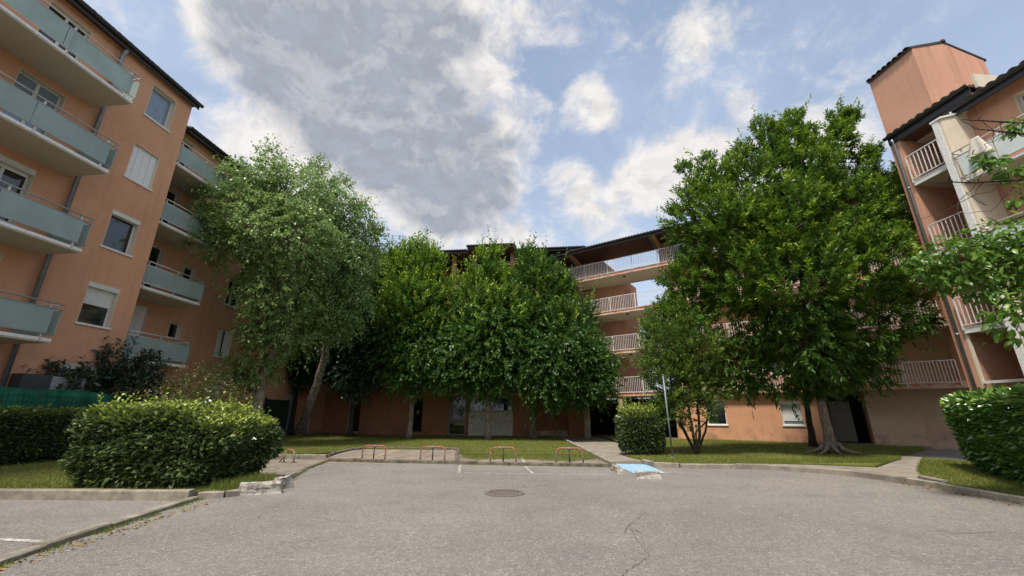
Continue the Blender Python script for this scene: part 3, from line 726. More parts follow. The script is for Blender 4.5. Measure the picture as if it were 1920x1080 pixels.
# green screen fence
G_ = Fr((-13.45, 9.0), 6.09)
gf = empty('screen_fence', G_(0, 0, .3), 'green woven screen fence running behind the low dark hedge on the left', 'fence')
mb = MB(); ns = 90; nz = 8
for i in range(ns+1):
    for j in range(nz+1):
        s = 0+6.4*i/ns; mb.v.append(tuple(G_(s, .05+.018*math.sin(s*9)+.012*math.sin(s*23+j), .3+(1.98-.03*s+.03*math.sin(s*2.2))*j/nz)))
for i in range(ns):
    for j in range(nz): q = i*(nz+1)+j; mb.f.append((q, q+1, q+nz+2, q+nz+1))
mb.sm = True; mb.build('screen', 'greenmesh', gf)
wr = MB()
for j in range(12): z = .35+.165*j; wr.box(G_, 0, 6.4, .075, .081, z, z+.006)
for i in range(60): s = .05+.107*i; wr.box(G_, s, s+.006, .081, .087, .3, 2.12-.03*s)
wr.build('wire', 'greengate', gf, 'stuff')
for s in (.1, 2.2, 4.3, 6.3): MB().box(G_, s, s+.06, .0, .03, .2, 2.2-.03*s).build('post', 'greengate', gf)

# ================================================================== BACK BUILDING
B = empty('apartment_building', (-4, 31, 0), 'rust coloured building across the far end, glazed doors behind the tree row', 'building')
FB = Fr((-13.9, 31.2), 96.09)
hb = [(1.95, 2.87, .3, 2.74), (6.68, 7.52, .32, 2.62), (9.42, 10.68, .15, 2.82), (10.98, 12.2, 1.75, 2.7), (12.42, 13.98, 1.75, 2.7), (15.4, 17.9, .12, 2.5)]
upw = [(a, a+1.1, z, z+1.35) for a in (1.2, 4.4, 7.0) for z in (4.3, 7.0, 9.7)]
skin(FB, 0, 19.0, 0, 11.2, hb+upw).build('wall', 'orange_b', B)
window(FB, 1.95, 2.87, .3, 2.74, 0, B, 1, depth=.12, frame='white', sill=False, liner='orange_b')
window(FB, 6.68, 7.52, .32, 2.62, 0, B, 1, 'dark', depth=.2, liner='dark', frame='zinc', sill=False)  # near-black pane and lining paint the shade of the opening
for q in (6.9, 7.2): MB().box(FB, q, q+.07, -.17, -.15, 2.42, 2.49).build('reflection_square', 'white', B)  # two white squares painting reflections in the dark opening
window(FB, 9.42, 10.68, .15, 2.82, 0, B, 1, 'glass', depth=.15, frame='zinc', transom=1.22, sill=False, liner='zinc', fw=.09)
window(FB, 10.98, 12.2, 1.75, 2.7, 0, B, 1, 'glass', depth=.10, frame='pvc', sill=False)
window(FB, 12.42, 13.98, 1.75, 2.7, 0, B, 1, 'glass', depth=.10, frame='pvc', sill=False)
for a, b in ((10.92, 12.24), (12.38, 14.05)):
    bevel(MB().box(FB, a, b, .002, .10, .10, 1.73).build('spandrel_panel', 'cab', B), .008)
for a in (12.86, 13.22): 
    q = MB().box(FB, a, a+.32, .10, .125, .92, 1.42).build('meter_door', 'cab', B); bevel(q, .012); MB().box(FB, a+.02, a+.30, .126, .128, .93, .945).build('vent_slot', 'dark', q)
MB().box(FB, 15.4, 17.9, -1.4, -1.3, .12, 2.5).build('niche_wall', 'orange_b', B); MB().box(FB, 15.5, 17.8, -1.2, -.6, .12, .45).build('bench_wall', 'beige', B)
for a in (15.39, 17.9): MB().box(FB, a, a+.01, -1.4, -.001, .12, 2.5).build('niche_side', 'orange_b', B)
for a, b, c, d in upw: window(FB, a, b, c, d, 0, B, 2, roller=.3)
for z in (2.85, 5.55, 8.25):
    MB().box(FB, 8.6, 18.9, .002, 1.1, z-.05, z+.12).build('gallery_slab', 'soffit_c', B); railing(FB, 8.6, 18.9, 1.05, z+.12, z+1.15, B)
# open top floor
MB().box(FB, 0, 19.0, -3.0, -2.9, 11.2, 13.9).build('loggia_wall', 'orange_b', B); MB().box(FB, 0, 19, -2.9, 0, 11.05, 11.198).build('loggia_floor', 'soffit_c', B)
for a in (1.0, 5.2, 9.2, 10.85, 13.85, 17.2): MB().box(FB, a, a+.3, -.3, -.002, 11.2, 13.72).build('column', 'orange', B)
eave(FB, -1.2, 10.6, 1.0, 13.62, B, depth=4.0, rise=1.1); eave(FB, 10.6, 14.3, 1.1, 13.93, B, depth=4.0, rise=.9); eave(FB, 14.3, 19.6, 1.0, 13.50, B, depth=4.0, rise=1.1)
MB().box(FB, 10.62, 14.28, 0, 1.05, 13.75, 13.92).build('eave_beam', 'brownwood', B)
MB().box(FB, 0, 19, -8, -7.9, 0, 13.6).build('rear_wall', 'orange_b', B); MB().box(FB, 18.98, 19.0, -8, -.001, 0, 13.4).build('end_wall', 'orange_b', B); MB().box(FB, 0, .02, -8, -.001, 0, 13.4).build('end_wall', 'orange_b', B)
# aerial
ax = FB(12.3, -2.0, 14.4); an = empty('roof_aerial', ax, 'thin television aerial on a mast above the far roof', 'aerial')
MB().tube([ax, ax+Vector((0, 0, 2.6))], .02, 6).build('mast', 'galv', an)
mb = MB()
for k in range(5): z = 1.5+.22*k; mb.tube([ax+Vector((-.35+.04*k, 0, z)), ax+Vector((.35-.04*k, 0, z))], .012, 5)
mb.build('element', 'galv', an, 'stuff')

# ================================================================== GALLERY WING
G = empty('apartment_building', (12, 23, 0), 'salmon wing right of centre with open white railed galleries', 'building')
FC = Fr((19.5, 17.9), 125.0)
ZS = [2.60+2.7*k for k in range(4)]
# ground floor front wall with windows, entrance recess, panel
hc = [(-10.5, -9.5, .97, 2.30), (-6.9, -6.0, .99, 2.19)]
skin(FC, -12.2, -5.35, 0, 2.598, hc, -.30).build('wall', 'orange', G)
window(FC, -10.5, -9.5, .97, 2.30, -.30, G, 1, 'glass', frame='white', depth=.12)
window(FC, -6.9, -6.0, .99, 2.19, -.30, G, 1, 'pale_pane', frame='pvc', roller=.82, depth=.2)
MB().tube([FC(-8.2, -.28, 1.35), FC(-8.2, -.28, 2.5)], .02, 6).build('wall_conduit', 'white', G)
MB().box(FC, -5.35, -5.25, -2.6, -.30, 0, 2.598).build('recess_side', 'orange', G); MB().box(FC, -12.2, -12.1, -2.6, -.301, 0, 2.598).build('end_wall', 'orange', G)
MB().box(FC, -5.25, -3.4, -2.6, -2.5, 0, 2.598).build('recess_back', 'dark', G); MB().box(FC, -4.8, -3.9, -2.5, -2.44, .2, 2.2).build('door', 'door_w', G)  # recess back coloured near-black, its shade painted in
bevel(MB().box(FC, -3.4, -1.55, -.75, -.60, .05, 2.598).build('partition', 'beige', G)); MB().box(FC, -1.55, 1.0, -1.0, -.9, .05, 2.598).build('partition', 'beige', G)
MB().box(FC, -3.4, -3.3, -2.6, -.751, 0, 2.598).build('recess_side', 'beige', G)
for k, z in enumerate(ZS):
    # slab along the whole wing, thinner strip over the passage
    MB().box(FC, -19.2, 0.15, -2.3, 0, z, z+.18).build('gallery_slab', 'soffit_c', G)
    MB().box(FC, -19.2, 0.15, .001, .03, z+.03, z+.30).build('slab_edge', 'peel', G)
    railing(FC, -19.0, -.1, .075, z+.18, z+1.22, G)
    for q in (-14.6, -8.6): MB().tube([FC(q, -.45, z-.06), FC(q, -.45, z-.001)], .09, 10).build('ceiling_lamp', 'dark', G)
# upper walls
for k, z in enumerate(ZS):
    zt = (ZS[k+1] if k < 3 else 13.2)-.002; z0 = z+.181
    wh = [(-11.6, -10.0, z0+.62, z0+2.0)] if k == 3 else [(-11.2, -10.2, z0+.8, z0+2.0)]
    wh += [(-8.6, -7.8, z0+.02, z0+2.1), (-7.0, -6.0, z0+.8, z0+2.0)]
    skin(FC, -12.0, -5.3, z0, zt, wh, -1.35).build('wall', 'orange', G)
    window(FC, *wh[0], -1.35, G, 1, 'pale_pane' if k == 3 else 'glass', frame='white', depth=.08)  # top-floor pane tinted pale blue as if the sky were mirrored
    window(FC, *wh[2], -1.35, G, 2, 'glass', frame='white', depth=.12)
    d_ = MB().box(FC, -8.56, -7.84, -1.45, -1.40, z0+.02, z0+2.06).build('door', 'door_y', G); MB().box(FC, -8.5, -8.46, -1.40, -1.34, z0+1, z0+1.15).build('handle', 'zinc', d_)
    MB().box(FC, -5.3, .15, -1.62, -1.52, z0, zt).build('loggia_wall', 'beige', G); MB().box(FC, -5.32, -5.301, -2.2, -1.3, z0, zt).build('loggia_side', 'beige', G)
    d_ = MB().box(FC, -2.6, -1.7, -1.52, -1.48, z0+.02, z0+2.05).build('door', 'door_y', G)
    f_ = MB(); f_.box(FC, -2.66, -2.6, -1.52, -1.46, z0, z0+2.1); f_.box(FC, -1.7, -1.64, -1.52, -1.46, z0, z0+2.1); f_.box(FC, -2.6, -1.7, -1.52, -1.46, z0+2.05, z0+2.1); f_.build('door_frame', 'cream', d_)
    MB().box(FC, .15, .30, -2.2, .0, z-.05, zt).build('end_wall', 'orange', G)
MB().box(FC, -12.05, 0.15, -7, -6.9, 0, 13.2).build('rear_wall', 'orange', G); MB().box(FC, -12.05, -12.0, -6.9, -1.351, 2.8, 13.2).build('end_wall', 'orange', G)
MB().box(FC, -12.3, -12.0, -1.6, -1.3, 10.9, 13.1).build('post', 'orange', G)
for q in (-18.4, -12.3, -6.0):   # raking brackets carrying the eave
    MB().prism(FC, [(-1.3, 12.3), (-1.3, 12.62), (.55, 13.0), (.55, 12.76)], q, q+.26).build('eave_bracket', 'orange', G)
# far end wall by the stair shaft
MB().box(FC, -19.3, -17.4, -2.2, -1.9, 10.9, 13.05).build('wall', 'orange_r', G)
MB().box(FC, -19.3, -17.6, -2.25, -1.95, 2.8, 10.6).build('wall', 'orange_r', G)
sh = MB(); F = FC   # stair shaft, its top cut on a slope
v = [F(-20.5, -2.35, 2.9), F(-15.39, -2.35, 2.9), F(-15.39, -2.35, 11.25), F(-16.9, -2.35, 13.0), F(-20.5, -2.35, 13.0)]
v2 = [F(-20.5, -5.4, 2.9), F(-15.39, -5.4, 2.9), F(-15.39, -5.4, 11.25), F(-16.9, -5.4, 13.0), F(-20.5, -5.4, 13.0)]
sh.add(v+v2, [(0, 1, 2, 3, 4), (9, 8, 7, 6, 5)]+[(i, (i+1) % 5, 5+(i+1) % 5, 5+i) for i in range(5)]); sh.build('stair_shaft', 'orange_r', G)
for q in (-15.6, -18.0): MB().box(FC, q, q+.3, -.35, -.05, 0, 2.598).build('column', 'beige', G)
MB().box(FC, -19.3, -12.12, -3.9, -3.8, 0, 2.598).build('passage_dark_sheet', 'dark', G)  # added near-black sheet, paints the passage dark and hides the sky behind
eave(FC, -18.35, .5, .80, 12.86, G, depth=3.1, rise=.9, soffback=1); eave(FC, -22.5, -18.35, .55, 12.86, G, depth=3.0, rise=.8)
MB().box(FC, -12.0, .5, -6.9, -2.31, 13.3, 13.9).build('roof_rear', 'tile', G)
MB().tube([FC(-18.3, .8, 12.85), FC(-18.3, .5, 12.65), FC(-18.2, -1.8, 12.3)], .045, 8).build('downpipe', 'zinc', G)
MB().tube([FC(-12.35, .78, 12.85), FC(-12.35, .5, 12.6), FC(-12.3, -1.3, 12.1), FC(-12.3, -1.28, 10.9)], .045, 8).build('downpipe', 'zinc', G)

# ================================================================== RIGHT BUILDING
T = empty('apartment_building', (15, 11, 0), 'pale salmon block at the right edge with stair tower and cream fin wall', 'building')
FR = Fr((14.55, 13.27), 174.3)
MB().box(FR, 0, .36, -.35, 0, 0, 11.36).build('wall', 'orange_r', T)
MB().box(FR, 0, .10, -4.5, -.351, 0, 14.40).build('end_wall', 'orange_r', T)
pipe(FR, .2, .06, .1, 11.2, .045, T, 'zinc', top=.06)
MB().box(FR, .361, .43, -.06, .01, 0, 4.1).build('corner_trim', 'cream', T)
# tower
tw = MB(); vs = []
for s in (0, 1.66):
    vs += [FR(s, -.001, 11.74), FR(s, -2.9, 11.74), FR(s, -2.9, 14.12), FR(s, -1.45, 14.78), FR(s, -.001, 14.40)]
tw.add(vs, [(0, 1, 2, 3, 4), (9, 8, 7, 6, 5)]+[(i, (i+1) % 5, 5+(i+1) % 5, 5+i) for i in range(5)]); tw.build('stair_tower', 'orange_r', T)
ra = MB().prism(FR, [(.07, 14.37), (.07, 14.42), (-1.45, 14.87), (-1.45, 14.80)], -.03, 1.68).build('roof', 'gutter', T)
rb = MB().prism(FR, [(-1.45, 14.80), (-1.45, 14.87), (-3.0, 14.18), (-3.0, 14.11)], -.03, 1.68).build('roof', 'gutter', T)
tm = MB(); k = 6; r0 = .1
vs = []
for (oo, zz) in ((.12, 14.44), (-1.5, 14.92)):
    for rr in (r0, r0*.7):
        vs += [FR(rr*math.cos(math.pi*i/k), oo, zz+rr*.8*math.sin(math.pi*i/k))-FR(0, 0, 0) for i in range(k+1)]
q = k+1; fs = []
for i in range(k): fs += [(i, i+1, 2*q+i+1, 2*q+i), (q+i, 3*q+i, 3*q+i+1, q+i+1), (i, q+i, q+i+1, i+1)]
me = MB().add(vs, fs).mesh('tile')
for i in range(8):
    t = link('tile', me, 'tile', ra); t.location = FR(.08+.208*i, 0, random.uniform(-.008, .008)); t.matrix_parent_inverse = wm(ra).inverted()
MB().tube([FR(-.05, -1.45, 14.88), FR(1.7, -1.45, 14.88)], .085, 8).build('ridge_tile', 'tile', T)
# stair bay
MB().box(FR, .36, 1.9, -1.75, -1.65, 0, 11.6).build('bay_back_wall', 'orange_b', T)
MB().box(FR, .355, .36, -1.65, -.351, 0, 11.6).build('bay_side_wall', 'orange_r', T)
for z in (4.02, 6.66, 9.42):
    MB().box(FR, .36, 1.86, -1.65, .02, z-.02, z+.12).build('landing', 'soffit_c', T); MB().box(FR, .40, 1.86, .021, .055, z-.03, z+.17).build('landing_edge', 'rail_w', T)
    railing(FR, .42, 1.86, .08, z+.14, z+1.15, T, sp=.125, rad=.011)
MB().box(FR, .43, 2.3, -.04, .04, 2.42, 2.50).build('guard_bar', 'white', T)
for k, z in enumerate((1.2, 3.9, 6.6)):   # stair flights inside the bay
    st = MB(); n = 8
    for i in range(n): st.box(FR, .5+.15*i, .66+.15*i, -1.6, -.85, z+.17*i, z+.17*i+.16)
    st.build('stair_flight', 'beige', T)
# fin wall
fn = MB(); prof = [(.66, 0), (.66, 10.80), (-.45, 11.15), (-.45, 0)]; fn.prism(FR, prof, 1.88, 2.12); fn.build('fin_wall', 'cream', T)
MB().prism(FR, [(.70, 10.80), (.70, 10.87), (-.45, 11.23), (-.45, 11.16)], 1.84, 2.16).build('coping', 'rail_w', T)
MB().box(FR, 1.87, 2.04, .661, .685, 0, 10.79).build('fin_lit_trim', 'rail_w', T)  # white trim that also paints the narrow end as the lit face
# facade beyond the fin
wr_ = [(3.25, 4.3, z, z+h) for z, h in ((9.05, 1.75), (6.35, 1.75), (3.65, 1.75))]
skin(FR, 2.12, 9.5, 0, 11.25, wr_, -.45).build('wall', 'orange_r', T)
for h in wr_: window(FR, *h, -.45, T, 2, 'pale_pane', frame='white', sill=False)
for z in (3.1, 5.76, 8.38): balcony(FR, 2.14, 7.5, 1.12, z, T, o=-.45, panels=[2.2, 3.1, 4.9, 6.5, 7.5], left=True, ph=(.22, .90), rmat='white', pmat='frost_w')
MB().box(FR, 2.13, 9.5, -6, -5.9, 0, 11.2).build('rear_wall', 'orange_r', T); MB().box(FR, 9.48, 9.5, -5.9, -.451, 0, 11.2).build('end_wall', 'orange_r', T)
# roofs
eave(FR, 0.0, 2.68, .03, 11.66, T, depth=3.5, rise=1.0, tiles='single', fas=.30, tilepitch=.27); eave(FR, 1.95, 9.6, .0, 11.20, T, depth=3.5, rise=1.0, tiles='single', fas=.22, tilepitch=.27)
MB().box(FR, .0, 2.66, -1.64, -.0, 11.37, 11.46).build('soffit', 'brownwood', T); MB().box(FR, .38, 1.86, -1.6, -.7, 11.30, 11.368).build('bay_ceiling', 'soffit_c', T)
MB().box(FR, 2.70, 2.78, -1.6, -.20, 11.60, 12.12).build('gable_end', 'cream', T)
MB().tube([FR(2.1, .12, 11.15), FR(2.05, .1, 11.0), FR(2.0, .1, 10.85)], .045, 8).build('downpipe', 'galv', T)
# cloth over the balcony rail
cl = MB(); n = 14
P0 = FR(2.75, .72, 9.55)
for i in range(n+1):
    for j in range(n+1):
        a, b = i/n, j/n; wdt = .16+.34*b
        s = 2.78+(a-.5)*wdt*1.3; o_ = .76+.05*math.sin(a*9)*b+.10*math.sin(math.pi*a)*b; z = 9.56-.62*b-.04*math.sin(a*math.pi*3)*b
        cl.v.append(tuple(FR(s, o_, z)))
for i in range(n):
    for j in range(n): q = i*(n+1)+j; cl.f.append((q, q+1, q+n+2, q+n+1))
cl.sm = True; c_ = cl.build('cloth', 'bag'); tag(c_, 'beige cloth bundle hanging over the glass balcony at the right edge', 'cloth')
md = c_.modifiers.new('solid', 'SOLIDIFY'); md.thickness = .02
# ================================================================== VEGETATION
def nrm(a): return a/np.maximum(1e-9, np.linalg.norm(a, axis=1, keepdims=True))
def rdir(n): return nrm(rng.normal(size=(n, 3)))
def leaf_mesh(name, base, d, L, Wd, tone, tip, curl=.12, seg=1, side=None):
    n = len(base); d = nrm(d); L = L.reshape(-1, 1); Wd = Wd.reshape(-1, 1)
    sd = side if side is not None else np.cross(d, rdir(n)+np.array([0, 0, 1.2])); sd = nrm(sd); nn = nrm(np.cross(sd, d)); nn *= np.where(nn[:, 2:3] < 0, -1, 1)
    mid = base+d*L*.45
    if seg == 1:
        V = np.stack([base, mid+sd*Wd*.5+nn*L*curl*.6, base+d*L-nn*L*curl, mid-sd*Wd*.5+nn*L*curl*.6], 1); k = 4; F = [(0, 1, 2, 3)]
    else:
        m2 = base+d*L*.75
        V = np.stack([base, base+d*L*.3+sd*Wd*.46+nn*L*.05, m2+sd*Wd*.36-nn*L*curl*.3, base+d*L-nn*L*curl*1.6, m2-sd*Wd*.36-nn*L*curl*.3, base+d*L*.3-sd*Wd*.46+nn*L*.05, mid-nn*L*.02, m2-nn*L*(curl*.3+.03)], 1); k = 8
        F = [(0, 1, 6), (0, 6, 5), (1, 2, 7, 6), (5, 6, 7, 4), (2, 3, 7), (7, 3, 4)]
    me = bpy.data.meshes.new(name); me.vertices.add(n*k); me.vertices.foreach_set('co', V.reshape(-1).astype(np.float32))
    ln = np.array([len(f) for f in F]); fl = np.array([i for f in F for i in f]); tot = np.tile(ln, n)
    idx = (fl[None, :]+(np.arange(n)*k)[:, None]).reshape(-1)
    me.loops.add(len(idx)); me.loops.foreach_set('vertex_index', idx.astype(np.int32))
    me.polygons.add(len(tot)); st = np.concatenate([[0], np.cumsum(tot)[:-1]]); me.polygons.foreach_set('loop_start', st.astype(np.int32)); me.polygons.foreach_set('loop_total', tot.astype(np.int32))
    me.update(calc_edges=True)
    for an, arr in (('tone', tone), ('tipness', tip)):
        at_ = me.attributes.new(an, 'FLOAT', 'POINT'); at_.data.foreach_set('value', np.repeat(np.clip(arr, 0, 1), k).astype(np.float32))
    return me
def blob(u, v, r, Y, ky=1.0, kz=1.0, kx=1.0):
    p = at(u, v, Y); zc = p.y*math.cos(PITCH)+(p.z-EYE)*math.sin(PITCH); R = r*zc/FOC
    return (np.array(p), np.array([R*kx, R*ky, R*kz]))
def lumpy(P, sc, seed):
    a = np.sin(P[:, 0]*sc+seed)+np.sin(P[:, 1]*sc*1.1+seed*2.3+P[:, 2]*sc*.6)+np.sin(P[:, 2]*sc*1.3+seed*.7-P[:, 0]*sc*.5)
    return a/3
def twig_points(blobs_, dens, shell=.72, seed=0, gap=.0, gapsc=1.6):
    """twig roots and outward directions over the union of the blobs"""
    Ps, Ds, Rs = [], [], []
    for c, r in blobs_:
        n = int(dens*4*math.pi*(r.mean()**2))+8; u = rdir(n)
        k = np.where(rng.random(n) < shell, rng.uniform(.72, 1.0, n), rng.uniform(.25, .75, n))[:, None]
        P = c+u*r*k; D = nrm(u/r*r.mean())
        ok = np.ones(n, bool)
        for c2, r2 in blobs_:
            if c2 is c: continue
            q = np.linalg.norm((P-c2)/r2, axis=1); ok &= (q > .62) | (rng.random(n) < .35)
        if gap: ok &= lumpy(P, gapsc, seed) > -1+gap
        P = P+D*(r.mean()*.22)[None] *lumpy(P, 2.1, 2.7+seed)[:, None] if False else P+D*(.30*lumpy(P, 2.1, 2.7+seed))[:, None]*min(1, r.mean()/.9)
        Ps.append(P[ok]); Ds.append(D[ok]); Rs.append(k[ok, 0])
    return np.concatenate(Ps), np.concatenate(Ds), np.concatenate(Rs)
def foliage(P, D, K, tl, nl, LL, LW, up=.3, droop=0.0, spread=.8, tipy=.25, tonev=.5, tonesd=.3, curl=.12, flat=0.0, jitter=.0, seg=1, lean=0.0, grow=.3):
    """n leaves along every twig -> arrays"""
    n = len(P); d = D.copy(); d[:, 2] += up; d += rdir(n)*grow; d[:, 2] *= (1-flat); d[:, 2] -= droop*rng.random(n); d = nrm(d)
    L = tl*rng.uniform(.55, 1.2, n)*(1+.9*(rng.random(n) < .10)); tt = rng.normal(tonev, tonesd, n)+.3*lumpy(P, 1.3, 3.1)
    young = (rng.random(n) < tipy)*np.clip(d[:, 2]+.5, 0, 1)*np.clip((K-.6)*2.5, 0, 1)
    idx = np.repeat(np.arange(n), nl); t = np.tile(np.linspace(.08, 1, nl), n)+rng.normal(0, .03, n*nl)
    base = P[idx]+d[idx]*(L[idx]*t)[:, None]
    base[:, 2] -= lean*(t**2)*L[idx]
    if jitter: base += rng.normal(0, jitter, base.shape)
    rad = nrm(np.cross(d[idx], rdir(len(idx))))
    ld = d[idx]*(1-spread*.55)+rad*spread; ld[:, 2] -= droop*.8; ld = nrm(ld)
    sz = rng.uniform(.7, 1.25, len(idx))*(1-.25*np.clip(t-.6, 0, 1))
    tone = tt[idx]+rng.normal(0, .15, len(idx)); tip = young[idx]*np.clip(t*1.5-.15, 0, 1)+rng.random(len(idx))*.06
    return base, ld, LL*sz, LW*sz, tone, tip
def crown(name, parent, m, parts, curl=.12, seg=1, kind='stuff'):
    A_ = [np.concatenate([p[i] for p in parts]) for i in range(6)]
    me = leaf_mesh(name, *A_, curl=curl, seg=seg); o = link(name, me, m, parent)
    return o
def limb(mb, pts, r0, r1, n=8, wob=.06):
    P = [Vector(p) for p in pts]; out = [P[0]]
    for a, b in zip(P[:-1], P[1:]):
        for k in range(1, 5):
            q = a.lerp(b, k/4); q += Vector((random.uniform(-1, 1), random.uniform(-1, 1), random.uniform(-.5, .5)))*wob*(0 if (k == 4 and b is P[-1]) else 1)*(a-b).length*.25; out.append(q)
    rr = [r0+(r1-r0)*(i/(len(out)-1))**.8 for i in range(len(out))]
    mb.tube(out, rr, n); return out
def tree(name, label, base, forks, trunk_top, r, bl, m_bark, m_leaf, parts, flare=1.5, group=None, cat='tree', curl=.12, nb=10, stems=None, twr=.012):
    root = empty(name, base, label, cat, group)
    tb = MB()
    if stems is None: stems = [(trunk_top, r)]
    base = Vector(base); tops = []
    for top, rr in stems:
        pts = [base+Vector((0, 0, -.05))]+[Vector(p) for p in top]
        out = [pts[0]]
        for a, b in zip(pts[:-1], pts[1:]):
            for k in range(1, 6): out.append(a.lerp(b, k/5)+Vector((random.uniform(-1, 1), random.uniform(-1, 1), 0))*rr*.18)
        H = out[-1].z-out[0].z+.01
        rad = [rr*((1-.6*((p.z-out[0].z)/H))+(flare-1)*math.exp(-(p.z-out[0].z)/(rr*1.6))) for p in out]
        b0 = len(tb.v); tb.tube(out, rad, 14); 
        tops.append(out)
    tr = tb.build('trunk', m_bark, root)
    cs = sorted(bl, key=lambda b: -b[1].mean())
    for i, (c, rr) in enumerate(cs[:nb]):
        out = tops[i % len(tops)]; cc = Vector(c)
        # leave the stem below the target
        cand = [p for p in out if p.z < cc.z-.25*(cc-p).length] or [out[-1]]
        s = cand[-1]; mid = s.lerp(cc, .5)+Vector((0, 0, -.06*(cc-s).length))
        bm_ = MB(); limb(bm_, [s, mid, cc+Vector((0, 0, rr[2]*.5))], max(.02, stems[0][1]*.36), .015, 7, .12)
        for q in range(5):
            e = cc+Vector(rdir(1)[0]*rr*.85); e.z += rr[2]*.15; a = s.lerp(cc, random.uniform(.35, .95)); limb(bm_, [a, a.lerp(e, .5)+Vector((0, 0, .05)), e], stems[0][1]*.12+.006, twr*.6, 5, .15)
        bm_.build('branch', m_bark, root)
    crown('crown', root, m_leaf, parts, curl)
    return root

# ---- left birch pair
bb1 = [blob(*a) for a in [(412, 420, 24, 16.6), (445, 385, 34, 17), (480, 350, 36, 17.6), (508, 320, 24, 18), (545, 370, 52, 18.6), (438, 460, 26, 17), (480, 430, 60, 17.4), (560, 450, 66, 18.4), (520, 540, 56, 18.6), (490, 520, 34, 18.2), (500, 610, 40, 18.8), (492, 655, 24, 18.8), (450, 715, 18, 18.8), (560, 600, 38, 19.2), (485, 690, 24, 19.2), (432, 690, 14, 18.8)]]
P, D, K = twig_points(bb1, 17, .72, 2, gap=.25, gapsc=2.3)
D[:, 2] *= .6
pts1 = [foliage(P, D, K, .66, 12, .165, .09, up=.25, droop=.5, spread=.75, tipy=.45, tonev=.5, curl=.1, jitter=.05, lean=.3)]
sp = [blob(*a) for a in [(470, 325, 14, 17.6), (500, 290, 10, 18), (512, 285, 9, 18), (395, 370, 16, 16.6), (425, 325, 12, 17), (370, 400, 12, 16.4), (365, 450, 12, 16.4), (400, 500, 8, 17.2), (440, 550, 9, 17.8), (445, 690, 10, 18.8)]]
P2, D2, K2 = twig_points(sp, 26, .8); pts1.append(foliage(P2, D2, K2, .5, 9, .13, .08, up=.5, droop=.2, tipy=.5, jitter=.04))
tree('birch_tree', 'tall leaning birch with a drooping grey green crown, the one nearer the left building', (-11.9, 19.4, .15), None,
     [tuple(at(500, 690, 19.3)), tuple(at(535, 620, 19.2)), tuple(at(548, 540, 19.0)), tuple(at(545, 430, 18.6)), tuple(at(530, 360, 18.2))], .25, bb1, 'bark', 'lf_birch', pts1, nb=9)
bb2 = [blob(*a) for a in [(598, 350, 26, 21), (615, 390, 46, 21), (650, 415, 42, 21.4), (675, 445, 22, 21.8), (660, 485, 42, 21.6), (620, 490, 60, 21), (650, 560, 36, 21.6), (600, 570, 46, 21), (612, 612, 24, 21.6), (648, 610, 16, 21.8), (565, 640, 18, 21.4)]]
P, D, K = twig_points(bb2, 17, .72, 5, gap=.2, gapsc=2.1); D[:, 2] *= .6
pts2 = [foliage(P, D, K, .70, 12, .16, .085, up=.1, droop=.75, spread=.7, tipy=.3, tonev=.42, jitter=.05, lean=.45)]
sp = [blob(*a) for a in [(600, 312, 12, 21), (585, 318, 9, 21), (640, 345, 14, 21.2), (672, 385, 12, 21.6), (700, 430, 10, 22), (712, 437, 7, 22), (690, 480, 13, 22)]]
P2, D2, K2 = twig_points(sp, 26, .8); pts2.append(foliage(P2, D2, K2, .5, 9, .14, .08, up=.5, droop=.2, tipy=.5, jitter=.04))
tree('birch_tree', 'birch with a mottled white leaning trunk rising from the lawn, right behind the first birch', tuple(gp(558, 818, .2)), None,
     [tuple(at(582, 755, 25.6)), tuple(at(603, 695, 25.0)), tuple(at(618, 620, 24)), tuple(at(628, 500, 22.5)), tuple(at(625, 400, 21.5))], .27, bb2, 'bark_b', 'lf_birch', pts2, nb=8, flare=1.3)

# ---- row of trees before the back building
def rowtree(label, base_uv, Yb, z0, bls, leafmat, tipy, tonev, r=.17, shoots=None, bark='bark', lean=0):
    b = at(base_uv[0], base_uv[1], Yb); b.z = z0; bl = [blob(*a) for a in bls]
    bl = [(c, r_*.92) for c, r_ in bl]; P, D, K = twig_points(bl, 11, .7, b.x, gap=.06, gapsc=1.5)
    Pi, Di, Ki = twig_points([(c, r_*.72) for c, r_ in bl if c[2] < 8.5], 12, .3)
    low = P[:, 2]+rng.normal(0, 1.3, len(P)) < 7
    parts = [foliage(P[low], D[low], K[low], .9, 17, .21, .10, up=-.05, droop=.35, spread=.6, flat=.55, tipy=tipy*.25, tonev=tonev-.1, jitter=.03, lean=.25),  # lower boughs in a darker leaf tone, crown shade put into colour
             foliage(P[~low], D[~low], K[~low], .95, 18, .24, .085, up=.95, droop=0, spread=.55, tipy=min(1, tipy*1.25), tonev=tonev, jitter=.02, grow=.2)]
    parts.append(foliage(Pi, Di, Ki, .8, 14, .22, .12, up=0, droop=.3, spread=.7, flat=.4, tipy=0, tonev=tonev-.25))  # inner leaves darker still, shade inside the crown painted in
    if shoots:
        P2, D2, K2 = twig_points([blob(*a) for a in shoots], 16, .9); parts.append(foliage(P2, D2*.5, K2, .95, 20, .22, .075, up=1.3, spread=.5, tipy=min(1, tipy*1.8), tonev=tonev+.1, jitter=.03))
    top = max(bl, key=lambda q: q[0][2]); c = top[0]
    return tree('broadleaf_tree', label, tuple(b), None, [(b.x, b.y, 2.6), (b.x*.7+c[0]*.3, b.y, 6), (c[0], c[1], c[2]-1)], r, bl, bark, leafmat, parts, group='trees in a row before the far building', nb=8)
